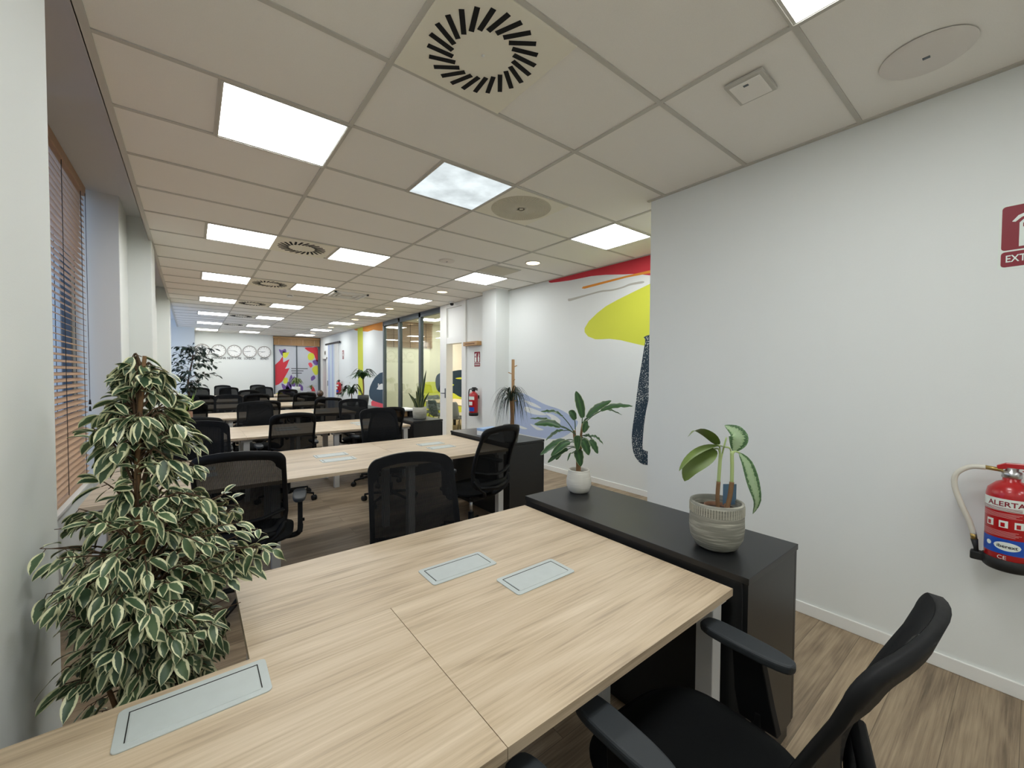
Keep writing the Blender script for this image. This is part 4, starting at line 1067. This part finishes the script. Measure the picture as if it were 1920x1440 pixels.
def flatx(poly, x, m_, nm, par, smooth=True, n=60, off=0):
    """painted shape on a wall facing -x: poly in (y, z)"""
    pts = [(p.x, p.y) for p in cat_([Vector((a, b, 0)) for a, b in poly], n, True)] if smooth else poly
    q = MB(); q.prism(pts, (x-off, 0, 0), (0, 1, 0), UP, (-1, 0, 0), .001); return q.build(nm, m_, par)
mm = thing('wall_mural', 'navy and yellow painted mural on the end wall of the meeting room', 'mural', (0, 0, 0))
flat([(5.5, .1), (5.42, .6), (5.5, 1.12), (5.8, 1.2), (6.3, 1.15), (7.1, 1.1), (7.1, .3), (6.4, .2), (5.8, .1)], 11.348, M_myellow, 'yellow_shape', mm)
flat([(5.95, .95), (5.90, 1.25), (6.0, 1.44), (6.3, 1.50), (7.1, 1.52), (7.15, .75), (6.8, .70), (6.5, .84), (6.15, .84)], 11.348, M_mnavy0, 'navy_shape', mm, off=.002)
flat([(6.05, 1.12), (6.3, 1.16), (6.55, 1.10), (6.4, 1.04)], 11.348, M_myellow, 'yellow_fleck', mm, off=.004)
flat([(6.6, 1.3), (6.8, 1.33), (6.95, 1.3), (6.8, 1.27)], 11.348, M_myellow, 'yellow_fleck', mm, off=.004)
for i, (x, y) in enumerate(((5.6, 7.6), (5.6, 10.0))):
    t = thing('ceiling_light', 'added unseen panel lighting the meeting room, %s' % ('near the door' if i == 0 else 'behind the glass partition'), 'ceiling light', (x, y, 2.95), 0, 'added meeting room fill panels')
    q = MB(); q.box(-.3, .3, -.3, .3, -.004, 0); q.build('frame', M_white, t); q = MB(); q.box(-.28, .28, -.28, .28, -.007, -.004); q.build('diffuser', emit('meeting_fill_lamp', (255, 250, 240), 60), t)  # unseen panels, added to brighten the meeting room

t = thing('roman_blind', 'brown slatted blind half lowered on the end wall inside the glass meeting room', 'blind', (5.05, 11.30, 2.20))
b = MB()
for i in range(30): b.obox((0, 0, .02+.024*i), (.72, 0, 0), (0, .012, .004), (0, 0, .004))
b.build('slats', M_blind, t)
b = MB(); b.box(-.73, .73, -.03, .03, .72, .745); b.build('headrail', M_blind, t)
for a in (-.5, 0, .5):
    b = MB(); b.box(a-.008, a+.008, -.019, -.016, 0, .73); b.build('tape', M_twig, t)
# ------------------------------------------------------------------ murals on the right wall
mu = thing('wall_mural', 'abstract mural of red, yellow, navy and pale blue shapes on the white wall', 'mural', (0, 0, 0))
XW = 4.28
flatx([(1.99, 2.876), (4.575, 2.876), (4.56, 2.85), (4.515, 2.838), (4.34, 2.822), (4.12, 2.806), (3.91, 2.80), (3.73, 2.795), (3.49, 2.768), (3.23, 2.724), (3.04, 2.695), (2.83, 2.64), (2.4, 2.52), (1.99, 2.40)], XW, M_mred, 'red_shape', mu, False)
flatx([(1.99, 2.72), (2.83, 2.698), (3.16, 2.695), (3.88, 2.676), (3.90, 2.656), (3.85, 2.643), (3.16, 2.672), (2.83, 2.664), (1.99, 2.68)], XW, M_morange, 'orange_stripe', mu, False, off=.0015)
flatx([(4.16, 2.548), (4.10, 2.547), (3.95, 2.554), (3.77, 2.562), (3.56, 2.574), (3.38, 2.562), (3.22, 2.570), (3.10, 2.590), (2.93, 2.588), (2.92, 2.564), (3.10, 2.566), (3.22, 2.550), (3.38, 2.542), (3.56, 2.552), (3.77, 2.542), (3.95, 2.526), (4.11, 2.512), (4.16, 2.52)], XW, M_mgrey, 'grey_stripe', mu, True, 90)
flatx([(1.99, 2.80), (2.5, 2.65), (2.825, 2.539), (3.04, 2.483), (3.29, 2.416), (3.48, 2.356), (3.62, 2.285), (3.77, 2.188), (3.842, 2.10), (3.841, 2.046), (3.78, 1.984), (3.65, 1.936), (3.55, 1.93), (3.41, 1.927), (3.24, 1.90), (3.09, 1.861), (2.91, 1.816), (2.5, 1.75), (1.99, 1.75)], XW, M_myellow, 'yellow_shape', mu, False)
flatx([(2.35, 2.0), (2.86, 1.93), (2.88, 1.86), (2.93, 1.572), (2.975, 1.302), (3.016, .986), (3.046, .777), (3.05, .639), (3.024, .505), (2.975, .43), (2.91, .387), (2.81, .383), (2.6, .40), (2.55, .55), (2.70, .555), (2.868, .556), (2.897, .592), (2.887, .795), (2.86, 1.0), (2.815, 1.2), (2.72, 1.6), (2.5, 1.8)], XW, M_mnavy, 'navy_stroke', mu, True, 120, .0012)
flatx([(5.50, 1.10), (5.36, 1.142), (5.15, 1.141), (4.88, 1.065), (4.62, .993), (4.33, .946), (4.145, .887), (4.057, .822), (3.95, .801), (4.012, .684), (4.23, .545), (4.42, .488), (4.61, .471), (5.0, .465), (5.35, .478), (5.50, .50)], XW, M_mblue, 'blue_wave', mu)
for pl in ([(5.15, 1.03), (4.9, 1.0), (4.72, .93), (4.95, .955)], [(5.1, .93), (4.85, .90), (4.6, .84), (4.85, .82), (5.1, .86)], [(4.62, .86), (4.45, .85), (4.3, .78), (4.36, .70), (4.5, .74), (4.5, .80)], [(4.98, .66), (4.8, .63), (4.66, .60), (4.82, .585)], [(5.4, .62), (5.2, .60), (5.05, .575), (5.2, .56)]):
    flatx(pl, XW, M_wall, 'white_gap', mu, True, 30, .0015)
m2 = thing('wall_mural', 'mural with orange corner, lime stripe and navy arch, left of the glass partition', 'mural', (0, 0, 0)); XW = 4.19
flatx([(11.18, 2.876), (13.75, 2.876), (13.5, 2.82), (13.0, 2.76), (12.4, 2.70), (11.9, 2.72), (11.5, 2.66), (11.18, 2.63)], XW, M_morange, 'orange_shape', m2, False)
flatx([(13.35, 2.876), (12.85, 2.876), (12.82, .10), (13.30, .10)], XW, M_myellow, 'lime_stripe', m2, False, off=.0015)
flatx([(11.18, 1.48), (11.4, 1.46), (11.6, 1.40), (11.82, 1.32), (12.02, 1.20), (12.2, 1.06), (12.3, .92), (12.3, .78), (12.2, .70), (12.0, .65), (11.6, .62), (11.18, .60)], XW, M_mteal, 'navy_arch', m2, False, off=.002)
flatx([(11.18, 1.16), (11.3, 1.16), (11.42, 1.13), (11.55, 1.06), (11.66, .99), (11.4, .985), (11.18, 1.0)], XW, M_wall, 'white_gap', m2, False, off=.0035)
flatx([(11.18, .60), (11.6, .62), (12.0, .65), (12.12, .60), (12.1, .48), (11.9, .42), (11.5, .38), (11.18, .36)], XW, M_mcoral, 'coral_band', m2, False, off=.0025)
flatx([(11.18, .36), (11.5, .38), (11.9, .42), (11.7, .25), (11.4, .16), (11.18, .12)], XW, M_mteal, 'navy_foot', m2, False, off=.0025)
# sliding door with pale blue stripes
t = thing('sliding_door', 'white sliding door with pale blue stripes hanging from a black rail', 'door', (4.165, 16.1, 0))
b = MB(); b.box(-.02, .02, -.62, .80, .02, 2.52); b.build('panel', M_white, t)
b = MB(); b.box(-.05, -.01, -.95, 1.0, 2.52, 2.58); b.build('top_rail', M_rubber, t)
for i, (a, w_) in enumerate(((.55, .16), (.28, .10), (.05, .12), (-.14, .07))):
    b = MB(); b.prism([(a-w_, .03), (a+w_, .03), (a+w_*.9, 2.51), (a-w_*.8, 2.51)], (-.0205, 0, 0), (0, 1, 0), UP, (-1, 0, 0), .001); b.build('blue_stripe', M_msky if i % 2 else M_mblue, t)
b = MB(); b.box(-.035, -.02, .72, .75, .95, 1.15); b.build('pull_handle', M_frame, t)
# far doorway
f = MB(); f.box(4.17, 4.31, 17.10, 17.16, 0, 2.06); f.box(4.17, 4.31, 17.72, 17.78, 0, 2.06); f.box(4.17, 4.31, 17.10, 17.78, 2.0, 2.06); struct(f.build('door_2', M_white))
t = thing('red_curtain', 'dark red hanging curtain inside the far doorway', 'curtain', (4.36, 17.44, 0))
b = MB(); b.grid(lambda u, v: Vector((.02*math.sin(u*40), (u-.5)*.7, .05+1.55*v)), 60, 2); b.build('red_cloth', mat('dark_red_cloth', (140, 26, 30), .9), t, solid=.004)
b = MB(); b.grid(lambda u, v: Vector((.02*math.sin(u*40), (u-.5)*.7, 1.6+.42*v)), 60, 2); b.build('dark_top', mat('dark_brown_cloth', (44, 28, 24), .9), t, solid=.004)
t = thing('toilet_sign', 'tiny dark pictogram sign above the far doorway', 'sign', (4.19, 17.4, 2.16))
b = MB(); b.box(-.006, 0, -.12, .12, 0, .16); b.build('plate', M_mgrey, t); b = MB(); b.box(-.0075, -.006, -.07, -.02, .03, .13); b.box(-.0075, -.006, .02, .07, .03, .13); b.build('pictogram', M_ink, t)
for (y, lb) in ((14.2, 'small white wall switch right of the sliding door'), (11.5, 'small white wall switch beside the partition frame')):
    t = thing('wall_switch', lb, 'switch', (4.19, y, 1.12)); b = MB(); b.box(-.01, 0, -.04, .04, -.04, .04); b.build('plate', M_white, t, bevel=.003); b = MB(); b.box(-.013, -.01, -.02, .02, -.025, .025); b.build('rocker', M_grid, t)

# ------------------------------------------------------------------ back wall: clocks, city names, flower window
CX = [.311, .78, 1.252, 1.726, 2.20]; NAMES = ['BEIJING', 'SHANGHAI', 'NEW YORK', 'LONDON', 'SIDNEY']
TM = [(9, 44), (9, 51), (3, 46), (8, 44), (8, 45)]
for i, x in enumerate(CX):
    t = thing('wall_clock', 'round white wall clock above the word %s' % NAMES[i], 'clock', (x, 18.2, 2.238), 0, 'row of world clocks')
    r = MB(); n = 48
    for (rad, dep) in ((.222, 0), ):
        vs_ = []; pr = [(.195, -.012), (.198, -.035), (.215, -.038), (.224, -.028), (.224, -.001)]
        for (a, y_) in pr:
            for k in range(n): vs_.append((a*math.cos(2*PI*k/n), y_, a*math.sin(2*PI*k/n)))
        r.add(vs_, [(j*n+k, j*n+(k+1) % n, (j+1)*n+(k+1) % n, (j+1)*n+k) for j in range(4) for k in range(n)], smooth=True)
    r.build('rim', M_clockrim, t)
    d = MB(); d.disc((0, -.012, 0), .2, 'y', 48); d.build('dial', M_clockface, t)
    k_ = MB()
    for h_ in range(12):
        a = 2*PI*h_/12; e = Vector((math.sin(a), 0, math.cos(a))); s_ = Vector((math.cos(a), 0, -math.sin(a))); k_.obox(e*.165+Vector((0, -.013, 0)), e*.014, s_*(.004 if h_ % 3 else .006), (0, .0008, 0))
    k_.build('hour_marks', M_ink, t)
    hh, mi = TM[i]
    for nm, a, L, w_, off in (('hour_hand', 2*PI*((hh % 12)+mi/60)/12, .10, .006, .016), ('minute_hand', 2*PI*mi/60, .15, .004, .019)):
        e = Vector((math.sin(a), 0, math.cos(a))); s_ = Vector((math.cos(a), 0, -math.sin(a))); q = MB(); q.obox(e*(L/2-.015)+Vector((0, -off, 0)), e*(L/2+.015), s_*w_, (0, .001, 0)); q.build(nm, M_ink, t)
    q = MB(); text_bm(q, NAMES[i], .115, (x, 18.198, 1.935), (1, 0, 0), UP, (0, -1, 0), .0015, True, None, {0: .38, 1: .42, 2: .44, 3: .35, 4: .28}[i]); o = q.build('city_name', M_ink, None, solid=.004)
    tag(o, 'black letters spelling %s on the wall under a clock' % NAMES[i], 'lettering', 'city names under the clocks')
f = MB(); x0, x1 = 2.5, 4.15
f.box(x0, x0+.05, 18.16, 18.26, 0, 2.86); f.box(x1-.05, x1+.04, 18.16, 18.26, 0, 2.86); f.box(x0, x1, 18.16, 18.26, 2.80, 2.86); f.box(x0, x1, 18.18, 18.24, 0, .08); f.box(3.30, 3.335, 18.17, 18.25, 0, 2.82)
wn = struct(f.build('window_4', M_frame))
g = MB(); g.box(x0+.05, x1-.05, 18.215, 18.222, .08, 2.80); g.build('frosted_pane', mat('frosted_film', (196, 200, 206), .35), wn)
YF = 18.214
def fl(pts, m_, nm, sm=True, off=0): return flat(pts, YF, m_, nm, wn, sm, 48, off)
fl([(2.56, .95), (2.56, 1.75), (2.72, 1.92), (2.83, 2.10), (2.84, 1.85), (3.0, 1.95), (3.06, 1.98), (2.95, 1.68), (2.90, 1.60), (3.06, 1.63), (2.98, 1.45), (2.80, 1.10), (2.66, .98)], M_mred, 'red_flower', False)
fl([(2.70, 2.36), (2.80, 2.33), (2.92, 2.38), (2.95, 2.26), (2.84, 2.22), (2.82, 2.10), (2.74, 2.22)], M_mpurple, 'purple_butterfly')
fl([(2.84, 2.28), (2.98, 2.24), (3.05, 2.26), (2.98, 2.08), (2.90, 2.02), (2.83, 2.10)], M_myellow, 'yellow_blob')
fl([(3.62, 2.46), (3.90, 2.48), (4.09, 2.46), (4.09, 1.90), (4.0, 2.05), (3.95, 2.20), (3.80, 2.30), (3.70, 2.36)], M_mred, 'red_flower')
fl([(3.72, 2.12), (3.78, 2.24), (3.92, 2.24), (3.97, 2.10), (3.90, 1.98), (3.76, 1.98)], M_myellow, 'yellow_flower', off=.0015)
fl([(3.90, 1.92), (4.02, 1.98), (4.09, 1.96), (4.09, 1.78), (3.98, 1.78)], M_mpurple, 'purple_leaf')
fl([(3.74, 1.82), (3.84, 1.86), (3.90, 1.74), (3.82, 1.66)], M_mcoral, 'coral_bud')
fl([(3.88, 1.60), (3.98, 1.72), (4.09, 1.72), (4.09, 1.40), (3.98, 1.38)], M_myellow, 'yellow_flower')
fl([(2.58, .40), (2.58, .62), (2.72, .66), (2.84, .60), (2.82, .40)], M_myellow, 'yellow_blob')
for (a, b_, c, d) in ((2.78, 1.02, 3.02, .62), (3.12, 1.36, 3.10, .85), (3.22, 1.30, 3.20, .85), (2.80, .72, 3.04, .58), (3.0, 1.1, 3.08, .70), (3.38, .5, 3.52, .40), (2.95, .95, 3.06, .55), (3.40, 1.0, 3.52, .72), (3.62, .62, 3.78, .45)):
    dx, dz = c-a, d-b_; L = math.hypot(dx, dz); nx, nz = -dz/L*.078, dx/L*.078
    fl([(a, b_), ((a+c)/2+nx, (b_+d)/2+nz), (c, d), ((a+c)/2-nx, (b_+d)/2-nz)], M_mpurple, 'purple_petal')
fl([(2.84, 1.22), (2.98, 1.24), (2.98, 1.06), (2.86, 1.02)], M_myellow, 'yellow_blob')
fl([(3.85, .92), (3.97, .78), (4.03, .42), (3.94, .45), (3.86, .66)], M_mred, 'red_leaf')
fl([(3.84, 1.26), (3.95, 1.34), (4.0, 1.22), (3.86, 1.12)], M_mpurple, 'purple_leaf')
fl([(3.2, .60), (3.32, .74), (3.36, .56), (3.26, .48)], M_green, 'green_leaf')
q = MB()
for i, (a, b_) in enumerate(((3.12, 3.72), (3.12, 3.56), (3.14, 3.50))): q.box(a, b_, YF-.002, YF, 1.60-.09*i, 1.625-.09*i)
q.build('small_print_lines', M_ink, wn)
t = thing('roman_blind', 'raised honey coloured slatted wooden blind above the flower window', 'blind', (3.33, 18.13, 2.52))
b = MB(); b.box(-.84, .84, -.03, .03, .26, .34); b.build('headrail', M_oakbox, t)
b = MB()
for i in range(12): b.obox((0, 0, .245-.021*i), (.82, 0, 0), (0, .02, .004), (0, 0, .0075))
b.build('stacked_slats', M_oakbox, t)
for a in (-.66, -.22, .2, .62):
    b = MB(); b.box(a-.012, a+.012, -.026, -.022, -.01, .26); b.build('tape', M_blind, t)
